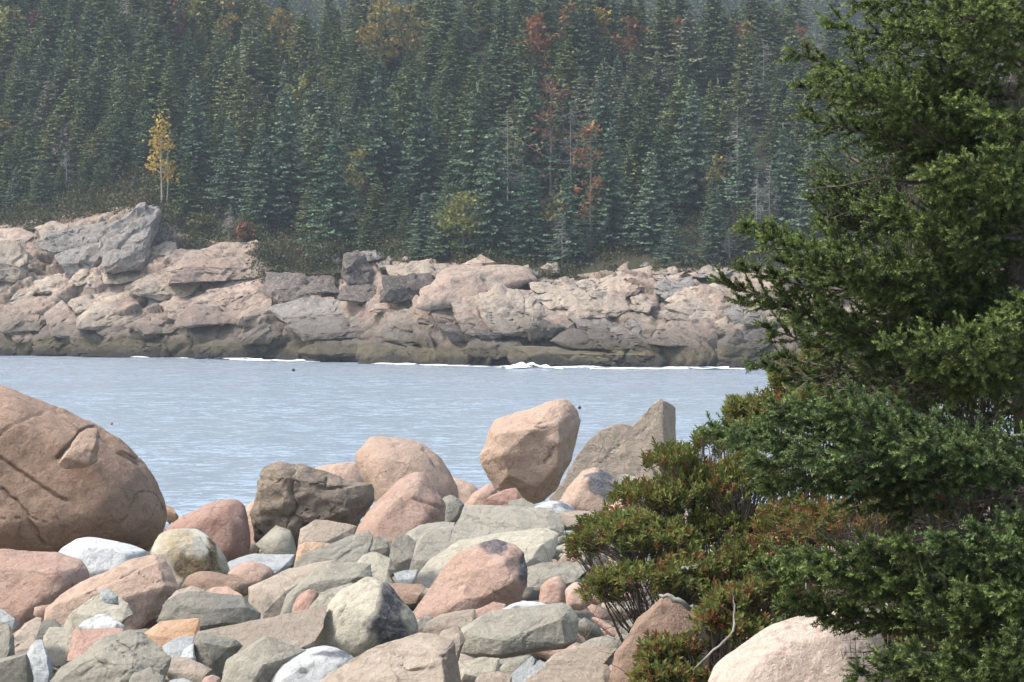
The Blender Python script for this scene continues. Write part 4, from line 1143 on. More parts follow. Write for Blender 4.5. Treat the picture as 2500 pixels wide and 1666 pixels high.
front(1165, 215, 640, 1, 'tall spruce at the centre with a pointed pale top', 1.3, 10)
front(1205, 310, 650, 2, 'broad spruce at centre in front of the pointed pale one', 1.1, 6)
front(1300, 180, 650, 0, 'tall dark spruce left of the red maple', 1.2, 16)
front(1290, 400, 655, 4, 'dark full spruce below the red maple', 1.1, 5)
front(1375, 200, 655, 3, 'spruce right beside the red maple', 1.2, 15)
front(1385, 420, 670, 3, 'greyish thin spruce above the bare boulder on the ledge', 1.25, 4)
front(1470, 165, 650, 6, 'wide drooping spruce above the orange sapling', 1.0, 24)
front(1490, 310, 665, 0, 'spruce right of the orange sapling', 1.2, 7)
front(1590, 370, 665, 1, 'pale tipped spruce left of the fat forked one', 1.3, 5)
front(1690, 205, 660, 2, 'fat forked pale green spruce right of centre', 1.0, 13)
front(1640, 520, 662, 3, 'short spruce at the rock edge below the fat forked one', 1.6, 2)
front(1745, 460, 660, 3, 'thin grey spruce at the rock edge near the foreground spruce', 1.4, 3)
front(1820, 300, 660, 7, 'open branched spruce with a bare lower stem near the foreground spruce', 1.2, 9)
front(1910, 310, 660, 3, 'pale grey spruce half hidden by the foreground spruce', 1.2, 8)
front(1975, 360, 660, 1, 'last spruce seen left of the foreground spruce', 1.2, 6)

for k, (x, yt, bk) in enumerate([(18, 440, 8), (75, 445, 9), (130, 425, 10), (190, 410, 11), (215, 450, 6), (290, 440, 8), (360, 430, 9), (425, 410, 7), (455, 450, 4), (100, 470, 4), (150, 480, 5), (240, 480, 5), (-20, 430, 12), (60, 380, 14), (170, 375, 15), (280, 380, 14), (330, 360, 16), (150, 370, 20), (200, 365, 22), (240, 370, 19), (290, 360, 22), (335, 350, 21), (120, 380, 18), (260, 330, 27), (350, 320, 25), (180, 320, 28), (220, 300, 32), (300, 300, 31)]):
    Yq = float(top_D(x)) + bk; zb = float(hill_z(x, Yq)) - .3
    spruce(x, Yq, max(3.6 if bk < 7 else 5.5 + .11 * bk + (k % 3) * .7, float(z_at(yt - 75, Yq)) - zb), k % 5, 'young spruce in the low growth above the left ledges', 'young spruces above the left ledges', 1.35)
# leafy trees in autumn colour
M['bark_thin'] = M['bark']
def leafy_crown(seed, n=900, H=8.0, R0=2.0, lo=.35, leaf=.22, shape='oval'):
    rng = np.random.RandomState(seed)
    cl = []
    for k in range(26):
        f = rng.rand()
        z = H * (lo + (1 - lo) * f)
        r = R0 * (math.sin(PI * (0.12 + .83 * f)) if shape == 'oval' else (1.05 - f)) * rng.uniform(.3, 1)
        az = rng.uniform(0, 6.28)
        cl.append((r * math.cos(az), r * math.sin(az), z))
    cl = np.array(cl)
    c = cl[rng.randint(len(cl), size=n)] + rng.normal(size=(n, 3)) * np.array((.42, .42, .30)) * R0 / 2
    a = rng.normal(size=(n, 3)); a /= np.linalg.norm(a, axis=1)[:, None]
    b = np.cross(a, rng.normal(size=(n, 3))); b /= np.linalg.norm(b, axis=1)[:, None]
    L = leaf * rng.uniform(.6, 1.3, (n, 1))
    V = np.stack([c - a * L, c + b * L * .6, c + a * L, c - b * L * .6], 1).reshape(-1, 3)
    return V, np.arange(4 * n).reshape(-1, 4), np.repeat(rng.rand(n), 4), cl

def limbs_mesh(cl, H, r, mat, lo):
    acc = Acc()
    zs_ = np.linspace(-.5, H * .9, 7)
    V, Fq = tube_arrays(np.c_[0.05 * np.sin(zs_), 0.05 * np.cos(zs_ * 1.3), zs_], r * (1 - .85 * np.linspace(0, 1, 7)), 6); acc.add(V, Fq)
    for p in cl[:16]:
        z0 = max(H * lo * .6, p[2] - .5 * math.hypot(p[0], p[1]) - .3)
        m_ = np.array((p[0] * .5, p[1] * .5, z0 + (p[2] - z0) * .45))
        V, Fq = tube_arrays([(0, 0, z0), m_, p], [r * .35, r * .22, r * .08], 4); acc.add(V, Fq)
    return acc.mesh('trunk', mat, True)

LC = {}
def leafy(x, ytop, Y, h, col, label, cat_group, wide=1.0, shape='oval', lo=.35, n=900, seed=1, stem='bark', leaf=.22, name='broadleaf_tree', twin=False):
    key = 'leaf_' + col
    if key not in M: M[key] = leaf_mat('leaves_' + col, *LEAFCOL[col], trans=.3, attrname='age', objvar=.12)
    zb = float(z_at(ytop, Y)) - h
    zg_ = float(hill_z(x, Y)) - .3
    if zb > zg_: h = h + (zb - zg_); zb = zg_
    V, Fq, ag, cl = leafy_crown(seed, n, h, h * .25 * wide, lo, leaf, shape)
    e = obj(name, None, None, ((x - 1250) / F * Y, Y, zb))
    me = mesh_from('crown', V, Fq, M[key]); attr(me, 'age', ag)
    obj('crown', me, e)
    obj('trunk', limbs_mesh(cl, h, .05 + .008 * h, M[stem], lo), e)
    if twin:
        t = obj('trunk', limbs_mesh(cl[8:], h * .85, .05 + .006 * h, M[stem], lo), e); t.location = (.55, .1, 0); t.rotation_euler = (0, .03, 1)
    return tag(e, label, 'tree', cat_group, 'thing')
LEAFCOL = {
    'yellow': ((0.38, 0.25, 0.045), (0.52, 0.37, 0.09)),
    'lime': ((0.16, 0.17, 0.045), (0.26, 0.25, 0.075)),
    'gold': ((0.20, 0.15, 0.045), (0.28, 0.22, 0.075)),
    'red': ((0.13, 0.05, 0.04), (0.18, 0.085, 0.062)),
    'orange_l': ((0.22, 0.085, 0.04), (0.29, 0.14, 0.065)),
    'rust': ((0.16, 0.075, 0.045), (0.22, 0.11, 0.06)),
    'olive': ((0.07, 0.075, 0.028), (0.13, 0.12, 0.045)),
    'greyp': ((0.12, 0.10, 0.095), (0.17, 0.14, 0.13)),
}
GA = 'autumn leaved trees scattered in the forest'
D0 = float(top_D(395))
leafy(395, 276, D0 + 3, 8.6, 'yellow', 'bright yellow birch with twin pale stems above the grey cliff', GA, wide=.85, shape='cone', lo=.28, n=620, seed=3, stem='birch', leaf=.2, name='birch_tree', twin=True)
hand.append((395, D0 + 3)); hand.append((375, D0 - 1)); hand.append((420, D0))
leafy(8, 300, float(top_D(8)) + 14, 6, 'yellow', 'yellow tree cut off by the left edge', GA, seed=4, n=500)
leafy(755, 185, float(top_D(755)) + 32, 6, 'lime', 'lime yellow crown high left of the tallest spire', GA, seed=5, wide=1.3)
leafy(1345, 205, float(top_D(1345)) + 13, 9, 'red', 'thin red maple in front of dark spruces at right of centre', GA, seed=6, wide=.9, n=380)
leafy(1442, 300, float(top_D(1442)) + 6, 6, 'orange_l', 'slim orange sapling between two spruces right of centre', GA, seed=7, wide=.6, n=330, lo=.1)
leafy(1130, 478, float(top_D(1130)) + 3, 4.2, 'lime', 'yellow green bush at the forest edge near the centre', GA, seed=8, wide=1.6, lo=.15)
leafy(880, 370, float(top_D(880)) + 9, 8, 'gold', 'dull gold tree in the shade left of the tallest spire', GA, seed=9, wide=.8, n=400)
leafy(500, 520, float(top_D(500)) + 2.5, 3.2, 'olive', 'olive bush beside the low shrubs left of the cleft', GA, seed=10, wide=1.8, lo=.1)
leafy(600, 548, float(top_D(600)) + 1.5, 1.8, 'rust', 'rust red bush on the rim of the left ledges', GA, seed=11, wide=2.6, lo=.1, n=500)
leafy(245, 330, float(top_D(245)) + 26, 6, 'red', 'small red crown left of the yellow birch', GA, seed=12, n=260)
leafy(355, 200, float(top_D(355)) + 36, 6, 'orange_l', 'faint orange crown above the yellow birch', GA, seed=13, n=300)
leafy(1745, 390, float(top_D(1745)) + 12, 5, 'gold', 'small gold bush halfway up right of the fat forked spruce', GA, seed=14, n=300)
leafy(1350, 460, float(top_D(1350)) + 6, 4, 'gold', 'dull gold bush below the red maple', GA, seed=15, n=300)
leafy(160, 320, float(top_D(160)) + 10, 8, 'greyp', 'grey brown leafless looking tree left of the yellow birch', GA, seed=16, wide=.8, n=500)
leafy(50, 250, float(top_D(50)) + 22, 8, 'greyp', 'grey brown crown near the left edge', GA, seed=17, wide=.9, n=500)
# crowns along the top of the slope
top_row = [(30, 20, 'lime', 'lime green crown in the top left corner'), (95, 25, 'red', 'dull red crown near the top left corner'), (185, 2, 'orange_l', 'orange crown at the top edge on the left'),
           (350, 12, 'orange_l', 'salmon crown at the top edge left of the bright red one'), (425, -12, 'red', 'bright red crown at the top edge on the left'), (480, 0, 'lime', 'lime crown right of the bright red one at the top'),
           (560, -15, 'gold', 'pale gold crown at the top edge left of centre'), (640, 10, 'lime', 'wide lime crown at the top left of centre'), (930, 0, 'gold', 'yellow crown at the top edge at centre left'),
           (985, 10, 'gold', 'second yellow crown at the top edge at centre left'), (690, 20, 'gold', 'ochre crown just below the top edge left of centre'), (1230, 45, 'gold', 'small gold crown near the top right of centre'),
           (1310, 38, 'orange_l', 'salmon orange crown near the top right of centre'), (1400, 15, 'orange_l', 'orange crown high right of centre'), (1462, 20, 'yellow', 'yellow flame shaped crown high right of centre'),
           (1420, 45, 'lime', 'lime crown below the yellow flame shaped one'), (1540, 45, 'rust', 'rusty crown right of the yellow flame shaped one'), (1655, 48, 'orange_l', 'small orange crown high on the right'),
           (1785, 50, 'orange_l', 'second small orange crown high on the right'), (1822, 55, 'gold', 'gold crown high on the right'), (1945, 72, 'red', 'red crown high beside the foreground spruce')]
for k, (x, yt, c, lb) in enumerate(top_row):
    leafy(x, yt + 4, float(top_D(x)) + 44 + 4 * (k % 4), 6.0, c, lb, GA, wide=.95, seed=40 + k, n=420, leaf=.30)

# grey dead trees
def snag(x, ytop, Y, h, label, seed):
    rng = np.random.RandomState(seed)
    zb = float(hill_z(x, Y)) - .3
    h = max(h, float(z_at(ytop, Y)) - zb)
    e = obj('dead_tree', None, None, ((x - 1250) / F * Y, Y, zb))
    obj('trunk', trunk_mesh(h, .11, M['dead'], seed, 5), e)
    acc = Acc()
    for k in range(46):
        f = rng.uniform(.2, .97); az = rng.uniform(0, 6.28); L = (1.0 - f) * h * .22 + .3
        d = np.array((math.cos(az), math.sin(az), 0)); z0 = np.array((0, 0, f * h))
        p = [z0, z0 + d * L * .5 + np.array((0, 0, -.05 * L)), z0 + d * L + np.array((0, 0, rng.uniform(-.3, .1) * L))]
        V, Fq = tube_arrays(p, [.035, .025, .012], 3); acc.add(V, Fq)
        for q in range(3):
            b0 = p[1] + (p[2] - p[1]) * rng.rand(); V, Fq = tube_arrays([b0, b0 + rng.normal(size=3) * .2 * L, b0 + rng.normal(size=3) * .3 * L], [.018, .014, .008], 3); acc.add(V, Fq)
    tag(obj('branches', acc.mesh('branches', M['dead']), e), kind='stuff')
    return tag(e, label, 'dead tree', 'bare grey trees in the forest', 'thing')
for k, (x, yt, bk, h, lb) in enumerate([
    (165, 395, 6, 5, 'bare dead tree left of the yellow birch'), (600, 130, 34, 8, 'pale bare snag high left of the tallest spire'), (1240, 250, 9, 9, 'grey bare spruce top at centre'),
    (1395, 240, 13, 9, 'grey bare tree right of the red maple'), (1800, 250, 12, 10, 'white bare stem rising right of the fat forked spruce'), (1850, 420, 6, 6, 'forked bare trunk at the forest edge near the foreground spruce'),
    (1880, 400, 7, 6, 'pale bare trunk just left of the foreground spruce'), (1780, 560, 2.5, 3, 'small silvery dead spruce at the rock edge by the foreground spruce'), (1865, 150, 40, 8, 'purple grey bare tree high beside the foreground spruce'),
    (560, 520, 2, 3, 'small bare snag on the rim of the left ledges'), (1370, 520, 3, 4, 'leaning grey dead tree at the rock edge right of centre'), (310, 140, 40, 9, 'pale bare stem high above the yellow birch')]):
    snag(x, yt, float(top_D(x)) + bk, h, lb, 60 + k)

# the forest itself: a jittered stand over the slope
rng = np.random.RandomState(12)
stand = []
Y = 0
row = 0
off = 2.5
while off < 64:
    sp = 3.8 + 1.0 * off / 70
    Yc = 235 + off
    wX = 0.30 * Yc + 12
    n = int(2 * wX / sp)
    for k in range(n):
        X = -wX + (k + .5 * (row % 2) + rng.uniform(-.42, .42)) * sp
        x = 1250 + X * F / Yc
        Y = float(top_D(x)) + off + rng.uniform(-.45, .45) * sp
        x = 1250 + X * F / Y
        if any(abs(x - a) * Y / F < 2.2 and abs(Y - b) < 3.4 for a, b in hand): continue
        hmax = 7.5 + 1.5 * sstep(off / 20.0)
        h = hmax * rng.uniform(.5, 1.12)
        if off < 6:
            h *= .6
            if rng.rand() < .25: continue
        stand.append((x, Y, h))
    off += sp * .85
    row += 1
# far hill behind
far = []
for k in range(2200):
    Yf = rng.uniform(430, 760); x = rng.uniform(-400, 2900)
    far.append((x, Yf, rng.uniform(11, 17)))
vis = sorted([t for t in stand if 0 < t[0] < 1990], key=lambda t: t[1])
n_things = 240
things = vis[:n_things]
ts = set(things)
rest = [t for t in stand if t not in ts]
for k, (x, Y, h) in enumerate(things):
    off_ = Y - float(top_D(x))
    rowz = 'low on' if off_ < 12 else 'partway up' if off_ < 30 else 'high on'
    where = 'left of the yellow birch' if x < 360 else 'between the yellow birch and the dark cleft' if x < 690 else 'above the dark cleft' if x < 880 else 'around the two spires' if x < 1120 else 'at the centre' if x < 1280 else \
            'around the red maple' if x < 1420 else 'around the orange sapling' if x < 1580 else 'around the fat forked spruce' if x < 1760 else 'beside the foreground spruce'
    spruce(x, Y, h, rng.randint(8), 'spruce %s the far slope %s' % (rowz, where), 'spruces %s the far slope %s' % (rowz, where), rng.uniform(1.2, 1.7))
mass = [t for t in rest if -260 < t[0] < 2760] + far
pts_ = np.array([((x - 1250) / F * Y, Y, float(hill_z(x, Y)) - .3) for x, Y, h in mass])
me = bpy.data.meshes.new('forest'); me.vertices.add(len(mass)); me.vertices.foreach_set('co', pts_.astype(np.float32).ravel())
sc_ = np.array([(h / 12.0 * q, h / 12.0 * q, h / 12.0) for (x, Y, h), q in zip(mass, rng.uniform(1.2, 1.7, len(mass)))])
for nm, arr, ty in (('tree_scale', sc_, 'FLOAT_VECTOR'), ('tree_turn', np.c_[np.zeros((len(mass), 2)), rng.uniform(0, 6.28, len(mass))], 'FLOAT_VECTOR')):
    at_ = me.attributes.new(nm, ty, 'POINT'); at_.data.foreach_set('vector', arr.astype(np.float32).ravel())
at_ = me.attributes.new('tree_kind', 'INT', 'POINT'); at_.data.foreach_set('value', rng.randint(0, 8, len(mass)).astype(np.int32))
fo = obj('forest', me)
ng = bpy.data.node_groups.new('forest_stand', 'GeometryNodeTree')
ng.interface.new_socket('Geometry', in_out='INPUT', socket_type='NodeSocketGeometry'); ng.interface.new_socket('Geometry', in_out='OUTPUT', socket_type='NodeSocketGeometry')
gi, go = ng.nodes.new('NodeGroupInput'), ng.nodes.new('NodeGroupOutput')
ip = ng.nodes.new('GeometryNodeInstanceOnPoints'); jn = ng.nodes.new('GeometryNodeJoinGeometry')
for cm, tm, mf in KINDS:
    src = next(o for o in bpy.data.objects if o.data == cm)
    on = ng.nodes.new('GeometryNodeObjectInfo'); on.inputs['Object'].default_value = src; on.inputs['As Instance'].default_value = True; on.transform_space = 'ORIGINAL'
    ng.links.new(on.outputs['Geometry'], jn.inputs[0])
def named(nm, ty):
    n = ng.nodes.new('GeometryNodeInputNamedAttribute'); n.data_type = ty; n.inputs['Name'].default_value = nm; return n.outputs[0]
ip.inputs['Pick Instance'].default_value = True
ng.links.new(gi.outputs[0], ip.inputs['Points']); ng.links.new(jn.outputs[0], ip.inputs['Instance'])
ng.links.new(named('tree_kind', 'INT'), ip.inputs['Instance Index']); ng.links.new(named('tree_turn', 'FLOAT_VECTOR'), ip.inputs['Rotation']); ng.links.new(named('tree_scale', 'FLOAT_VECTOR'), ip.inputs['Scale'])
ng.links.new(ip.outputs[0], go.inputs[0])
md = fo.modifiers.new('stand', 'NODES'); md.node_group = ng
tag(fo, 'mass of dark spruces covering the upper slope and the hazy hill behind', None, None, 'stuff')
print('FOREST', len(things), len(mass))

# low scrub along the rim of the ledges
rng = np.random.RandomState(5)
c = []; ag = []
for k in range(1500):
    x = rng.uniform(-500, 2300) if k < 900 else rng.uniform(-60, 520)
    Yq = float(top_D(x)) + rng.uniform(-.6, 11)
    if rng.rand() > .45 + .5 * vnoise(np.array([[x / 60., 0, 0]]), 3)[0] + .3: continue
    base = np.array(((x - 1250) / F * Yq, Yq, float(hill_z(x, Yq)) - .3))
    s = rng.uniform(.4, 1.1)
    q = base + np.abs(rng.normal(size=(90, 3))) * np.array((0, 0, .5)) * s + rng.normal(size=(90, 3)) * np.array((.8, .6, .1)) * s
    c.append(q); ag.append(np.full(90, rng.rand()))
# green tongue hanging into the cleft
for k in range(60):
    x = rng.uniform(640, 830); y0 = rng.uniform(590, 680)
    v_ = (float(np.interp(x, XS, YW)) + 8 - y0) / (float(np.interp(x, XS, YW)) + 8 - float(top_y(x)))
    Dq = float(ledge_point(np.array(x), np.array(min(1.0, v_)))[1]) + (1.0 if y0 > 640 else .0)
    q = at(x, y0, Dq) + rng.normal(size=(90, 3)) * np.array((.9, .5, .4))
    c.append(q); ag.append(np.full(90, rng.rand()))
c = np.concatenate(c); ag = np.concatenate(ag); n = len(c)
a = rng.normal(size=(n, 3)); a[:, 2] = np.abs(a[:, 2]) + .4; a /= np.linalg.norm(a, axis=1)[:, None]
b = np.cross(a, rng.normal(size=(n, 3))); b /= np.linalg.norm(b, axis=1)[:, None]
L = rng.uniform(.12, .3, (n, 1))
V = np.stack([c - b * L * .45, c + a * L + b * .2 * L, c + a * L * 1.6, c + b * L * .45], 1).reshape(-1, 3)
M['scrub'] = leaf_mat('scrub_leaves', (0.045, 0.065, 0.028), (0.13, 0.105, 0.05), attrname='age', trans=.2)
me = mesh_from('scrub', V, np.arange(4 * n).reshape(-1, 4), M['scrub']); attr(me, 'age', np.repeat(ag, 4))
tag(obj('scrub', me), 'low green and olive scrub along the rim of the far ledges', None, None, 'stuff')

# ------------------------------------------------------------------ surf along the far shore
m, nt, out = new_mat('foam')
bs = N(nt, 'ShaderNodeBsdfPrincipled', ins={'Base Color': (0.82, 0.84, 0.85, 1), 'Roughness': 0.8})
nt.links.new(bs.outputs[0], out.inputs[0]); M['foam'] = m
def foam(x0, x1, yc, wid, thr, label, hump=0.0, seed=1, res=0.16):
    n1 = int((x1 - x0) * 215 / F / res); xs_ = np.linspace(x0, x1, n1)
    yy = np.interp(xs_, [q[0] for q in yc], [q[1] for q in yc])
    D = CAMZ * F / (yy - 720.0)
    n2 = int(wid / res) + 2
    t = np.linspace(-.5, .5, n2)
    DD = D[:, None] + t[None, :] * wid
    XX = (xs_[:, None] - 1250) / F * DD
    P = np.stack([XX, DD, np.full(XX.shape, .03)], -1).reshape(-1, 3)
    nz = fbm(P * np.array((.45, 1.3, 1)), 4, seed) + .35 * vnoise(P * np.array((.12, .2, 1)), seed + 9)
    tt = np.broadcast_to(t[None, :], XX.shape).ravel(); u = np.broadcast_to(np.linspace(-1, 1, n1)[:, None], XX.shape).ravel()
    P[:, 2] += np.maximum(0, nz) * .10 + hump * np.maximum(0, 1 - u * u) ** 1.5 * np.exp(-(tt / .3) ** 2) * np.maximum(0, .75 + .9 * nz)
    Fq = grid_faces(n1, n2)
    fv = (nz - 1.4 * np.abs(tt) ** 1.5 + (.6 * hump))[Fq].mean(1)
    Fq = Fq[fv > thr]
    me = mesh_from('surf', P, Fq, M['foam'], True)
    tag(obj('surf', me), label, None, None, 'stuff')
foam(300, 640, [(300, 873), (640, 879)], 2.6, .08, 'thin broken line of foam along the left ledges', seed=1)
foam(560, 780, [(560, 880), (700, 883), (780, 885)], 2.4, -.05, 'foam lapping at the mouth of the cleft', seed=2)
foam(700, 755, [(700, 882), (755, 883)], 1.4, -.3, 'small white splash at the mouth of the cleft', hump=.3, seed=12)
foam(900, 1500, [(900, 889), (1200, 897), (1500, 899)], 2.6, -.05, 'foam line in front of the middle ledges', seed=3)
foam(1235, 1375, [(1235, 901), (1300, 899), (1375, 902)], 3.0, .05, 'white breaking wave against the middle ledges', hump=.38, seed=4)
foam(1440, 1900, [(1440, 902), (1900, 902)], 2.4, -.15, 'long white foam line in front of the right ledges', seed=5)
foam(1540, 1780, [(1540, 899), (1780, 900)], 2.0, .0, 'thin inner foam line by the right ledges', seed=6)

# small floats on the water
def float_on_water(x, y, col, label, s=.085):
    Dq = CAMZ * F / (y - 720.0)
    prof = [(0, -.9), (.55, -.8), (.9, -.2), (1, .3), (.8, .8), (.25, 1.0), (.16, 1.05), (.14, 2.0), (0, 2.05)]
    n = 10; V = []; Fq = []
    for r, z in prof:
        for k in range(n): V.append((r * s * math.cos(k * 2 * PI / n), r * s * math.sin(k * 2 * PI / n), z * s))
    for i in range(len(prof) - 1):
        for k in range(n): Fq.append((i * n + k, i * n + (k + 1) % n, (i + 1) * n + (k + 1) % n, (i + 1) * n + k))
    mt = plain_mat('float_paint', col, tuple(.8 * a for a in col), 6, .5, .1)
    e = obj('buoy', None, None, ((x - 1250) / F * Dq, Dq, .05)); e.rotation_euler = (.25, .2, 0)
    k = 7 * n
    obj('float_body', mesh_from('float_body', V[:6 * n], Fq[:5 * n], mt, True), e)
    obj('spindle', mesh_from('spindle', V[6 * n:], [tuple(q - 6 * n for q in f) for f in Fq[6 * n:]], mt, True), e)
    tag(e, label, 'buoy', 'small floats on the water', 'thing')
float_on_water(1415, 999, (.02, .02, .025), 'small dark float right of the tall tan boulder')
float_on_water(1702, 1086, (.02, .02, .025), 'small dark float left of the spruce, right of the shark fin boulder')
float_on_water(716, 907, (.02, .02, .025), 'tiny dark float near the far shore off the cleft', .14)
float_on_water(272, 1038, (.45, .10, .07), 'tiny red float above the huge domed boulder', .06)

# ------------------------------------------------------------------ foreground spruces
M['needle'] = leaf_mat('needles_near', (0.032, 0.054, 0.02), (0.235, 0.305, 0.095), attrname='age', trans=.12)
M['needle_blue'] = leaf_mat('needles_blue', (0.03, 0.053, 0.024), (0.18, 0.25, 0.09), attrname='age', trans=.12)
def unit(v): return v / (np.linalg.norm(v) + 1e-9)

def needles_for(P0, P1, age, rng, n=34, L=.02, w=.0042):
    """P0,P1: (k,3) shoot ends -> triangle needles brushing forward round each shoot"""
    k = len(P0)
    ax = P1 - P0; ln = np.linalg.norm(ax, axis=1)[:, None]; ax = ax / (ln + 1e-9)
    a = np.cross(ax, np.array((.3, .2, .93))); a /= np.linalg.norm(a, axis=1)[:, None] + 1e-9
    b = np.cross(ax, a)
    t = (np.arange(n)[None, :] + rng.rand(k, n)) / n
    th = rng.rand(k, n) * 2 * PI
    rad = a[:, None, :] * np.cos(th)[..., None] + b[:, None, :] * np.sin(th)[..., None]
    root = P0[:, None, :] + (P1 - P0)[:, None, :] * t[..., None]
    d = rad * .85 + ax[:, None, :] * .65 + np.array((0, 0, .12))
    d /= np.linalg.norm(d, axis=2)[..., None]
    Ls = L * rng.uniform(.75, 1.15, (k, n))[..., None] * (1 - .35 * t[..., None] ** 4)
    side = np.cross(d, rng.normal(size=(k, n, 3))); side /= np.linalg.norm(side, axis=2)[..., None] + 1e-9
    V = np.stack([root - side * w, root + side * w, root + d * Ls], 2).reshape(-1, 3)
    ag = np.repeat(np.clip(age[:, None] * (.45 + .65 * t) + rng.uniform(-.12, .12, (k, n)), 0, 1).ravel(), 3)  # young tips paler; the same tone paints lit shoot tops into the colour
    return V, ag

def bough(parent, S, T, W, rng, mat, sag=.12, start=.25, needleL=.023, dens=1.0, shoot=.088, tonek=1.0, wood='twig', r0=.022, flat=1.0, nn=34, wid=.0042, name='branch'):
    S, T = np.asarray(S, float), np.asarray(T, float)
    L = np.linalg.norm(T - S)
    m_ = 9
    u = np.linspace(0, 1, m_)
    ax = S + (T - S) * u[:, None]
    ax[:, 2] -= sag * L * np.sin(PI * u) * 1.0
    ax += np.cumsum(rng.normal(size=(m_, 3)) * .012 * L, 0) * (u * (1 - u) * 4)[:, None]
    wa = Acc()
    V, Fq = tube_arrays(ax, r0 * (1 - .85 * u), 5); wa.add(V, Fq)
    P0, P1, AG = [], [], []
    nb = max(4, int(L / .038 * dens))
    for i in range(nb):
        t = start + (1 - start) * (i + rng.rand() * .8) / nb
        j = min(m_ - 2, int(t * (m_ - 1))); f = t * (m_ - 1) - j
        base = ax[j] * (1 - f) + ax[j + 1] * f
        d = unit(ax[j + 1] - ax[j])
        hs = unit(np.cross(d, (0, 0, 1)))
        ups = np.cross(hs, d)
        sgn = 1 if i % 2 else -1
        roll = rng.normal() * flat
        sd = hs * sgn * math.cos(roll) + ups * math.sin(roll)
        bl = W * (1.12 - .85 * ((t - start) / (1 - start + 1e-6)) ** 1.4) * rng.uniform(.45, 1.1)
        dr = unit(d * .75 + sd * .8 + np.array((0, 0, -.10)))
        nseg = max(2, int(bl / .072))
        p = base.copy(); line = [p.copy()]
        for s in range(nseg):
            dr = unit(dr + rng.normal(size=3) * .10 + np.array((0, 0, .035)) + d * .05)
            q = p + dr * bl / nseg
            fr = (s + 1) / nseg
            if fr > .12:
                hs2 = unit(np.cross(dr, (0, 0, 1))); 
                for sg in (-1, 1):
                    if rng.rand() < .12: continue
                    sl = shoot * rng.uniform(.55, 1.15) * (1.15 - .5 * fr)
                    sdv = unit(dr * .8 + hs2 * sg * .8 + np.array((0, 0, rng.uniform(-.15, .35))))
                    b0 = p + (q - p) * rng.rand()
                    P0.append(b0); P1.append(b0 + sdv * sl); AG.append(tonek * rng.uniform(.3, 1.2))
                P0.append(p.copy()); P1.append(q + dr * .01); AG.append(tonek * rng.uniform(.2, .55))
            p = q; line.append(p.copy())
        P0.append(p - dr * .01); P1.append(p + unit(dr + np.array((0, 0, .12))) * shoot * rng.uniform(.7, 1.1)); AG.append(tonek * rng.uniform(.6, 1.0))
        V, Fq = tube_arrays(line, np.linspace(.006, .0022, len(line)), 3); wa.add(V, Fq)
    for e in range(3):
        P0.append(ax[-1]); P1.append(ax[-1] + unit(ax[-1] - ax[-2] + rng.normal(size=3) * .04) * shoot * 1.1); AG.append(tonek)
    br = obj(name, wa.mesh('branch', M[wood], True), parent)
    P0, P1 = np.array(P0), np.array(P1)
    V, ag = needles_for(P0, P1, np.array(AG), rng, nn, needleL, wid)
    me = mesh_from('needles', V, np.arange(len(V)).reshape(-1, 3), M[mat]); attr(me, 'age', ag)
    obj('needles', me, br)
    COUNT[0] += len(V) // 3
    return br
COUNT = [0]

def dead_branch(parent, S, T, rng, r0=.016, n=16, name='dead_branch'):
    S, T = np.asarray(S, float), np.asarray(T, float)
    L = np.linalg.norm(T - S); u = np.linspace(0, 1, 8)
    ax = S + (T - S) * u[:, None]; ax[:, 2] -= .06 * L * np.sin(PI * u)
    ax += np.cumsum(rng.normal(size=(8, 3)) * .035 * L, 0) * u[:, None]
    acc = Acc(); V, Fq = tube_arrays(ax, r0 * (1 - .85 * u), 5); acc.add(V, Fq)
    for k in range(n):
        t = rng.uniform(.2, 1); j = min(6, int(t * 7)); b0 = ax[j] + (ax[j + 1] - ax[j]) * rng.rand()
        d = unit(unit(T - S) * .6 + rng.normal(size=3) * .7); l = min(.3, L * rng.uniform(.08, .25))
        p = [b0, b0 + d * l * .5 + rng.normal(size=3) * .03, b0 + d * l + rng.normal(size=3) * .06]
        V, Fq = tube_arrays(p, [.005, .0035, .0015], 3); acc.add(V, Fq)
        for q in range(3):
            c0 = p[1] + (p[2] - p[1]) * rng.rand(); V, Fq = tube_arrays([c0, c0 + rng.normal(size=3) * .05, c0 + rng.normal(size=3) * .09], [.0028, .002, .001], 3); acc.add(V, Fq)
    return obj(name, acc.mesh(name, M['twig'], True), parent)

def big_trunk(parent, pts, r0, r1, seed):
    P = np.array(pts); u = np.linspace(0, 1, 40); src = np.linspace(0, 1, len(P))
    C = np.stack([np.interp(u, src, P[:, k]) for k in range(3)], 1)
    V, Fq = tube_arrays(C, np.linspace(r0, r1, 40), 14)
    V = V + (.012 * fbm(V * np.array((9, 9, 3)), 3, seed))[:, None] * np.array((1, 1, 0))
    return obj('trunk', mesh_from('trunk', V, Fq, M['bark'], True), parent)

# main spruce at the right edge
rng = np.random.RandomState(21)
DA = 15.0
tA = [at(2520, 1720, DA), at(2510, 1100, DA), at(2495, 500, DA), at(2490, 100, DA), at(2488, -900, DA)]
mainS = obj('spruce_tree', None)
tag(mainS, 'big dark green spruce in the right foreground reaching out of the frame', 'tree', 'spruces in the foreground', 'thing')
big_trunk(mainS, tA, .10, .035, 2)
def trA(y): return at(float(np.interp(y, [-900, 100, 500, 1100, 1720], [2488, 2490, 2495, 2510, 2520])), y, DA)
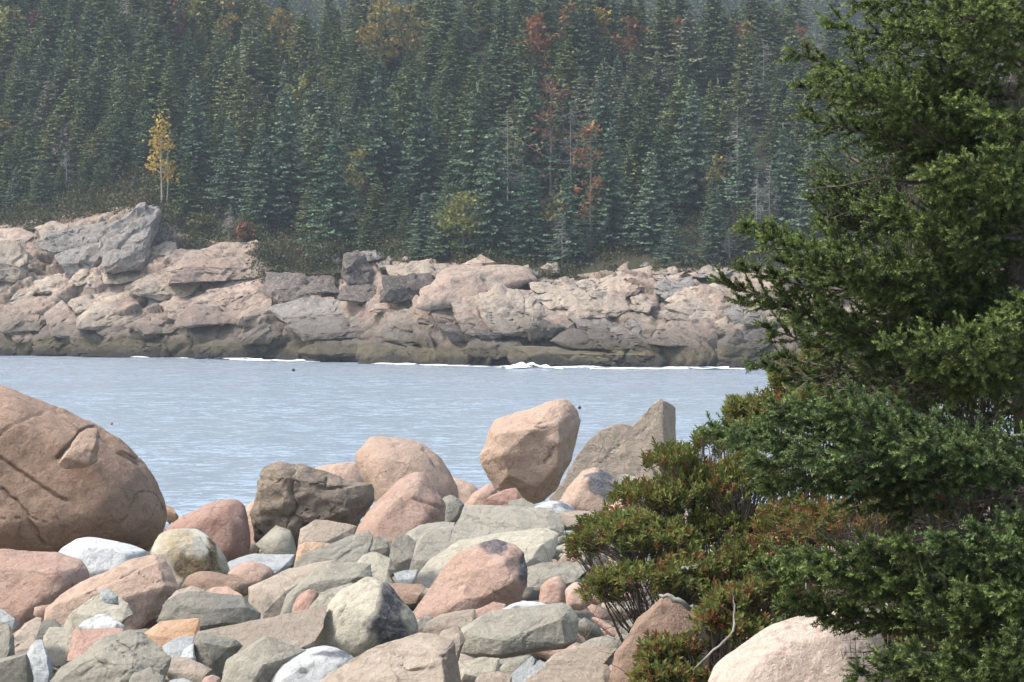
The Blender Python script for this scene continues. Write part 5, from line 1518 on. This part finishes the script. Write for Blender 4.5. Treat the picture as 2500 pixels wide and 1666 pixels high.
# (tip x, tip y, tip distance, y on trunk, half width of the spray, age)
for (tx, ty, td, sy, W, ak) in [
    (2030, 60, 14.6, 90, .34, .9), (2090, 5, 14.2, 20, .34, .9), (2180, 60, 13.9, 60, .36, 1), (2290, 30, 13.7, 40, .34, 1), (2420, 20, 13.5, 0, .26, 1), (2130, 110, 15.2, 120, .3, .7), (2350, 120, 13.8, 80, .3, .9),
    (1942, 128, 14.3, 230, .34, .95), (2010, 180, 13.9, 250, .36, 1), (2080, 215, 13.8, 260, .34, .9), (2180, 230, 13.8, 260, .32, .85), (1960, 215, 14.8, 250, .26, .75), (1968, 290, 15.0, 320, .26, .6), (2040, 300, 14.6, 330, .3, .6), (2140, 310, 14.4, 330, .28, .55),
    (2338, 240, 13.7, 290, .24, .95), (2420, 285, 13.5, 300, .26, .9), (2260, 180, 14.2, 200, .3, .7),
    (2275, 415, 13.6, 360, .26, 1), (2340, 400, 13.5, 350, .28, 1), (2430, 370, 13.4, 330, .26, .95), (2300, 470, 13.7, 420, .26, .8), (2400, 520, 13.6, 470, .28, .6), (2470, 440, 13.4, 420, .24, .8),
    (2110, 510, 14.0, 560, .28, .75), (2180, 500, 13.8, 560, .30, .85), (2260, 540, 13.7, 580, .30, .8), (2340, 570, 13.6, 600, .26, .7),
    (1818, 560, 13.9, 640, .30, 1), (1880, 585, 13.6, 660, .32, 1), (1960, 600, 13.6, 670, .32, .95), (2050, 620, 13.7, 680, .28, .8), (1905, 640, 14.4, 690, .24, .6), (2010, 670, 14.2, 700, .26, .6),
    (1765, 690, 14.8, 740, .26, .6), (1820, 660, 14.6, 730, .26, .65), (1800, 735, 15.1, 760, .2, .45), (2140, 690, 14.0, 720, .28, .65), (2240, 660, 13.8, 700, .26, .6),
    (1872, 800, 14.4, 820, .28, .6), (1950, 790, 14.1, 820, .30, .65), (1900, 745, 14.8, 790, .26, .55), (2040, 800, 14.2, 830, .28, .6), (2020, 740, 14.0, 780, .28, .6),
    (2170, 830, 13.5, 850, .28, 1), (2260, 815, 13.3, 840, .28, 1), (2350, 810, 13.2, 830, .26, 1), (2440, 790, 13.1, 810, .24, 1), (2490, 730, 13.2, 760, .2, .9), (2250, 880, 13.6, 880, .25, .6),
    (1845, 890, 15.6, 930, .20, .5), (1900, 870, 15.6, 920, .22, .5), (2350, 700, 14.2, 720, .26, .5), (2120, 900, 14.4, 900, .28, .5)]:
    bough(mainS, trA(sy), at(tx, ty, td), W, rng, 'needle', tonek=ak, start=.18, sag=.06)
# inner and rear boughs
for k in range(90):
    y = rng.uniform(-120, 1550); az = rng.uniform(0, 2 * PI)
    l = rng.uniform(.4, 1.25)
    S = trA(y); d = np.array((math.cos(az), math.sin(az) * .9 + .25, -.05))
    if y < 540 and d[1] < .1: continue
    T = S + d * l + np.array((0, 0, .1 * l))
    if proj(T)[0] < 2060: continue
    bough(mainS, S, T, .26, rng, 'needle', tonek=.5, start=.3, dens=.7, nn=18, wid=.0055)  # lowered tone paints the dark interior of the tree
for k in range(34):                     # the side turned away from the picture
    y = -300 + 1850 * (k + rng.rand()) / 34; az = rng.uniform(-1.2, 1.2); l = rng.uniform(.8, 1.5)
    S = trA(y); T = S + np.array((math.cos(az), math.sin(az), .02)) * l
    bough(mainS, S, T, .34, rng, 'needle', tonek=.85, start=.2, dens=.75, nn=14, wid=.0065)
for k in range(30):
    y = rng.uniform(200, 1550); az = rng.uniform(PI * .75, PI * 1.6); l = rng.uniform(.6, 1.4)
    S = trA(y); T = S + np.array((math.cos(az), math.sin(az) * .8, -.1)) * l
    dead_branch(mainS, S, T, rng)
for (tx, ty, sy) in [(2270, 700, 715), (2230, 830, 770), (2290, 200, 205), (2150, 860, 780), (2300, 1070, 1060)]:
    dead_branch(mainS, trA(sy), at(tx, ty, 14.3), rng, .028, 10)

# finer, bluish spruce behind
rng = np.random.RandomState(22)
DB = 18.5
tB = [at(2190, 1350, DB), at(2185, 700, DB), at(2180, 300, DB)]
backS = obj('spruce_tree', None)
tag(backS, 'finer blue green spruce behind the big foreground spruce', 'tree', 'spruces in the foreground', 'thing')
big_trunk(backS, tB, .06, .015, 3)
for k in range(64):
    y = rng.uniform(320, 1000); az = rng.uniform(0, 2 * PI); l = rng.uniform(.35, .95) * (.55 + .5 * (y - 320) / 680)
    S = at(2183, y, DB); T = S + np.array((math.cos(az) * .78, math.sin(az), .15)) * l
    if proj(T)[0] < 1955: continue
    bough(backS, S, T, .22, rng, 'needle_blue', tonek=.8, start=.2, needleL=.015, shoot=.05, dens=.6, nn=16, wid=.004, flat=.8)
for (tx, ty) in [(2100, 420), (2130, 400), (2170, 390), (2200, 420), (2110, 460), (2160, 450), (2210, 470), (2140, 490), (1975, 430), (1990, 400), (2030, 390), (1970, 480), (2000, 510), (2040, 470)]:
    for rp in range(2):
      bough(backS, at(2183, ty + 60, DB), at(tx + rng.uniform(-20, 20), ty + rng.uniform(-25, 40), DB - .7), .28, rng, 'needle_blue' if tx > 2080 else 'needle', tonek=1.0, start=.3, needleL=.015, shoot=.05, nn=22, wid=.0036, flat=.8, dens=.8)
for k in range(5):
    y = rng.uniform(380, 900); az = rng.uniform(PI * .8, PI * 1.5); S = at(2183, y, DB)
    dead_branch(backS, S, S + np.array((math.cos(az), math.sin(az), -.05)) * rng.uniform(.4, .9), rng, .01)

# lower spruce close by on the right
rng = np.random.RandomState(23)
DC = 12.8
lowS = obj('spruce_tree', None)
tag(lowS, 'low spreading spruce in the lower right foreground with boughs over the bush', 'tree', 'spruces in the foreground', 'thing')
big_trunk(lowS, [at(2620, 1900, DC), at(2610, 1300, DC), at(2600, 880, DC)], .07, .02, 4)
def trC(y): return at(2610, y, DC)
for (tx, ty, td, sy, W, ak, mt) in [
    (1738, 1062, 12.6, 1120, .26, .95, 'needle_blue'), (1800, 1070, 12.3, 1120, .28, 1, 'needle_blue'), (1850, 1130, 12.2, 1150, .28, .95, 'needle_blue'), (1900, 1000, 12.4, 1080, .26, .95, 'needle_blue'), (1960, 990, 12.2, 1060, .30, 1, 'needle_blue'),
    (2030, 1000, 12.0, 1060, .32, 1, 'needle_blue'), (1960, 1100, 12.0, 1140, .32, .95, 'needle_blue'), (2060, 1110, 11.9, 1130, .30, .9, 'needle_blue'), (2170, 1060, 12.0, 1090, .26, .95, 'needle_blue'), (2220, 1110, 11.8, 1120, .26, 1, 'needle_blue'),
    (2260, 1080, 11.8, 1100, .24, .95, 'needle_blue'), (2340, 1100, 11.8, 1110, .2, .9, 'needle_blue'), (1880, 1190, 12.4, 1200, .22, .55, 'needle'), (2000, 1180, 12.3, 1200, .24, .5, 'needle'), (2120, 1020, 12.6, 1060, .24, .6, 'needle'),
    (1858, 1385, 12.5, 1420, .20, .9, 'needle'), (1930, 1360, 12.2, 1420, .22, 1, 'needle'), (2000, 1390, 12.1, 1430, .22, .95, 'needle'), (2060, 1400, 12.2, 1430, .18, .8, 'needle'),
    (2110, 1345, 12.1, 1380, .2, .85, 'needle'), (2190, 1325, 11.9, 1370, .22, .95, 'needle'), (2290, 1310, 11.7, 1360, .24, 1, 'needle_blue'), (2380, 1305, 11.6, 1350, .24, .95, 'needle_blue'), (2460, 1330, 11.5, 1360, .22, .95, 'needle_blue'), (2480, 1280, 11.7, 1320, .2, .9, 'needle_blue'),
    (2180, 1430, 12.0, 1450, .22, .75, 'needle'), (2260, 1450, 11.8, 1460, .24, .8, 'needle'), (2360, 1430, 11.6, 1450, .24, .8, 'needle'), (2450, 1450, 11.5, 1460, .22, .85, 'needle'), (2230, 1510, 11.9, 1520, .22, .65, 'needle'), (2340, 1520, 11.7, 1530, .22, .65, 'needle'),
    (1925, 1490, 12.6, 1500, .14, .6, 'needle'), (1945, 1460, 12.6, 1490, .14, .6, 'needle'), (2150, 1610, 11.8, 1620, .24, .7, 'needle'), (2230, 1590, 11.6, 1610, .24, .75, 'needle'), (2320, 1640, 11.5, 1640, .24, .7, 'needle'), (2420, 1600, 11.4, 1610, .22, .6, 'needle'), (2090, 1650, 11.9, 1660, .2, .6, 'needle'), (2480, 1560, 11.4, 1580, .2, .6, 'needle')]:
    bough(lowS, trC(sy), at(tx, ty, td), W * .95, rng, mt, tonek=ak, start=.45 if tx < 2080 else .3, sag=.04, r0=.014)
for k in range(18):
    y = rng.uniform(1150, 1650); az = rng.uniform(PI * .85, PI * 1.3); S = trC(y)
    dead_branch(lowS, S, S + np.array((math.cos(az), math.sin(az), rng.uniform(-.15, .1))) * rng.uniform(.7, 1.5), rng, .009, 20)
for k in range(16):
    y = 900 + 800 * (k + rng.rand()) / 16; az = rng.uniform(-1.5, 1.5); l = rng.uniform(.6, 1.3)
    S = trC(y); T = S + np.array((math.cos(az), math.sin(az), .02)) * l
    bough(lowS, S, T, .3, rng, 'needle', tonek=.85, start=.2, dens=.7, nn=14, wid=.0065, r0=.014)
print('NEEDLES', COUNT[0])

# ------------------------------------------------------------------ leafy shrubs
M['shrub'] = leaf_mat('shrub_leaves', (0.06, 0.10, 0.028), (0.225, 0.25, 0.07), attrname='age', trans=.3, third=(0.22, 0.085, 0.045))
def shrub(label, root, blobs, n_ros, seed, red=.15, leafL=.050, leafW=.0085, name='shrub', stems=46, tonek=1.0, per=11):
    """blobs: (x, y, D, rx px, ry px, depth m)"""
    rng = np.random.RandomState(seed)
    e = obj(name, None); tag(e, label, 'shrub', 'autumn tinted shrubs under the spruces', 'thing')
    wts = np.array([b[3] * b[4] for b in blobs], float); wts /= wts.sum()
    C = []; 
    for k in range(n_ros):
        b = blobs[rng.choice(len(blobs), p=wts)]
        v = rng.normal(size=3); v /= np.linalg.norm(v); rr = rng.uniform(.55, 1.0) ** .6
        if v[2] < -.35: v[2] *= -.6
        C.append(at(b[0] + v[0] * rr * b[3], b[1] - v[2] * rr * b[4], b[2] + v[1] * rr * b[5]))
    C = np.array(C)
    C = C + .02 * rng.normal(size=C.shape)
    n = len(C); rt = np.array(root)
    out_ = C - C.mean(0); out_ /= np.linalg.norm(out_, axis=1)[:, None] + 1e-9
    axd = out_ * .55 + np.array((0, 0, .8)) + rng.normal(size=C.shape) * .25; axd /= np.linalg.norm(axd, axis=1)[:, None]
    a = np.cross(axd, np.array((.4, .9, .1))); a /= np.linalg.norm(a, axis=1)[:, None]; b_ = np.cross(axd, a)
    th = (np.arange(per)[None, :] * 2.4 + rng.rand(n, 1) * 6.28); t = np.arange(per)[None, :] / per + rng.rand(n, per) * .1
    rad = a[:, None] * np.cos(th)[..., None] + b_[:, None] * np.sin(th)[..., None]
    base = C[:, None] - axd[:, None] * (.05 * (1 - t))[..., None]
    d = rad * (1.0 - .55 * t)[..., None] + axd[:, None] * (.35 + .7 * t)[..., None]; d /= np.linalg.norm(d, axis=2)[..., None]
    sd = np.cross(d, axd[:, None] + .01); sd /= np.linalg.norm(sd, axis=2)[..., None] + 1e-9
    L = leafL * rng.uniform(.65, 1.2, (n, per))[..., None]; w = leafW * rng.uniform(.8, 1.2, (n, per))[..., None]
    up = np.cross(sd, d) * .12
    V = np.stack([base, base + d * L * .5 + sd * w + up * L, base + d * L, base + d * L * .5 - sd * w + up * L], 2).reshape(-1, 3)
    ag = np.repeat(np.clip(rng.rand(n, 1) * .7 * tonek + .4 * t + rng.uniform(-.15, .15, (n, per)), 0, 1).ravel(), 4)
    isred = (rng.rand(n, 1) < red * .6) * rng.uniform(.5, 1, (n, per)) + (rng.rand(n, per) < red) * rng.uniform(.4, 1, (n, per))
    me = mesh_from('leaves', V, np.arange(len(V)).reshape(-1, 4), M['shrub']); attr(me, 'age', ag); attr(me, 'tint', np.repeat(np.clip(isred, 0, 1).ravel(), 4))
    obj('leaves', me, e)
    acc = Acc()
    # stems: trunklets from the root, then twigs to the rosettes
    K = C[rng.choice(n, min(stems, n), replace=False)]
    mids = []
    for q in K:
        st = rt + rng.normal(size=3) * np.array((.12, .1, .02)); st[2] = rt[2]
        m1 = st + (q - st) * .45 + rng.normal(size=3) * .06; m2 = st + (q - st) * .75 + rng.normal(size=3) * .05
        V, Fq = tube_arrays([st, m1, m2, q], [.011, .008, .005, .002], 4); acc.add(V, Fq); mids += [m2, m1]
    mids = np.array(mids)
    for k in range(n):
        if k % 2: continue
        j = np.argmin(((mids - C[k]) ** 2).sum(1)); V, Fq = tube_arrays([mids[j], (mids[j] + C[k]) / 2 + rng.normal(size=3) * .02, C[k]], [.0035, .0028, .0016], 3); acc.add(V, Fq)
    for k in range(stems * 4):
        b0 = mids[rng.randint(len(mids))]; dd = rng.normal(size=3) * .16
        V, Fq = tube_arrays([b0, b0 + dd * .6 + rng.normal(size=3) * .02, b0 + dd], [.003, .002, .001], 3); acc.add(V, Fq)
    obj('stems', acc.mesh('stems', M['twig'], True), e)
    return e
def gr(x, y, D): p = at(x, y, D); p[2] = float(zg(p[0], D)); return p
shrub('green and red leaved bush left of the spruce with bare twiggy legs', gr(1700, 1500, 17.5),
      [(1640, 1128, 17.6, 70, 45, .5), (1580, 1215, 17.5, 90, 50, .5), (1480, 1292, 17.4, 75, 48, .4), (1420, 1340, 17.2, 45, 45, .3), (1740, 1085, 17.9, 60, 45, .4), (1540, 1310, 17.0, 95, 70, .45), (1680, 1220, 17.4, 100, 70, .5), (1640, 1330, 16.9, 80, 60, .4), (1780, 1300, 17.3, 110, 80, .5), (1690, 1160, 17.6, 70, 50, .4), (1580, 1410, 16.6, 90, 40, .4), (1700, 1420, 16.5, 110, 80, .4), (1850, 1380, 16.6, 110, 80, .4), (1480, 1440, 16.8, 60, 60, .3), (1820, 1180, 17.2, 100, 80, .4)], 3300, 31, stems=150)
shrub('tall yellow green shrub rising behind the low spruce bough', gr(1950, 1400, 19),
      [(1960, 930, 19.0, 90, 60, .4), (2040, 870, 19.0, 90, 50, .4), (1890, 1000, 18.9, 90, 50, .4), (1830, 1040, 18.8, 60, 40, .35), (1795, 1010, 18.8, 28, 45, .2), (2010, 1000, 18.7, 110, 80, .5), (2110, 930, 19, 80, 70, .4)], 1900, 32, red=.16, tonek=1.35)
shrub('small red tipped bush over the big pale pink boulder', gr(1830, 1560, 14.6),
      [(1800, 1470, 14.5, 80, 45, .3), (1880, 1440, 14.6, 70, 50, .3), (1750, 1520, 14.4, 60, 45, .25), (1830, 1540, 14.3, 60, 35, .2), (1920, 1480, 14.7, 40, 40, .2)], 650, 33, red=.22)
shrub('low bush with red stems at the bottom beside the dark tilted slab', gr(1640, 1720, 14.4),
      [(1610, 1600, 14.4, 50, 45, .25), (1660, 1590, 14.4, 55, 40, .25), (1590, 1660, 14.2, 45, 40, .2), (1660, 1660, 14.2, 70, 45, .25)], 560, 34, red=.24)
shrub('yellow leaved shrub glowing between the spruce boughs', gr(2290, 1400, 16.4),
      [(2310, 680, 16.2, 80, 60, .4), (2240, 720, 16.2, 60, 60, .3), (2270, 960, 16.2, 90, 60, .4), (2200, 860, 16.4, 80, 50, .3), (2230, 300, 16.4, 70, 40, .3)], 420, 35, red=.3, tonek=1.8)
shrub('dim brown leaved thicket in the shade under the low spruce', gr(2200, 1500, 15),
      [(2080, 1280, 14.8, 160, 60, .5), (2260, 1240, 14.8, 150, 80, .5), (2150, 1560, 14.2, 120, 60, .4), (2380, 1560, 14, 130, 90, .4), (2060, 1450, 14.6, 80, 40, .3), (1950, 1300, 15.5, 120, 100, .4), (2400, 1150, 15.2, 160, 120, .4), (2350, 950, 16, 180, 110, .4), (2400, 1230, 15.6, 150, 90, .4), (2200, 1180, 16, 150, 80, .4)], 2700, 36, red=.4, tonek=.6)

# bleached driftwood caught in the bush
rng = np.random.RandomState(9)
def driftwood(label, pts, r0, Dq):
    P = np.array([at(x, y, Dq + dz) for x, y, dz in pts]); u = np.linspace(0, 1, 18); src = np.linspace(0, 1, len(P))
    C = np.stack([np.interp(u, src, P[:, k]) for k in range(3)], 1)
    C = C + rng.normal(size=C.shape) * r0 * .35
    V, Fq = tube_arrays(C, r0 * np.sin(PI * (.04 + .94 * u)) ** .6 * (1.1 - .6 * u) * (.75 + .5 * rng.rand(18)), 8)
    V = V + (.004 * fbm(V * 30, 2, 4))[:, None]
    tag(obj('driftwood_branch', mesh_from('driftwood', V, Fq, M['dead'], True)), label, 'branch', 'bleached branches in the bush', 'thing')
driftwood('thick bleached branch lying against the dark tilted slab', [(1610, 1450, 0), (1650, 1466, -.05), (1695, 1484, 0), (1730, 1520, .1)], .02, 15.2)
driftwood('pale broken branch sticking up in the bush', [(1645, 1405, .1), (1670, 1390, 0), (1702, 1380, -.05)], .018, 16.2)
driftwood('curved pale stem rising from the low bush', [(1690, 1640, .1), (1730, 1600, 0), (1790, 1545, 0), (1795, 1480, .1), (1785, 1440, .1)], .009, 14.0)

# ------------------------------------------------------------------ sea haze
m, nt, out = new_mat('haze')
pv = N(nt, 'ShaderNodeVolumePrincipled', ins={'Color': (0.72, 0.84, 1.0, 1), 'Density': 0.00031, 'Anisotropy': 0.0})
nt.links.new(pv.outputs[0], out.inputs['Volume'])
x0, x1, y0, y1, z0, z1 = -560, 560, -30, 1180, -18, 330
V = [(x, y, z) for x in (x0, x1) for y in (y0, y1) for z in (z0, z1)]
Fq = [(0, 1, 3, 2), (4, 6, 7, 5), (0, 4, 5, 1), (2, 3, 7, 6), (0, 2, 6, 4), (1, 5, 7, 3)]
tag(obj('haze', mesh_from('haze', V, Fq, m)), 'thin pale sea haze over the inlet', None, None, 'stuff')
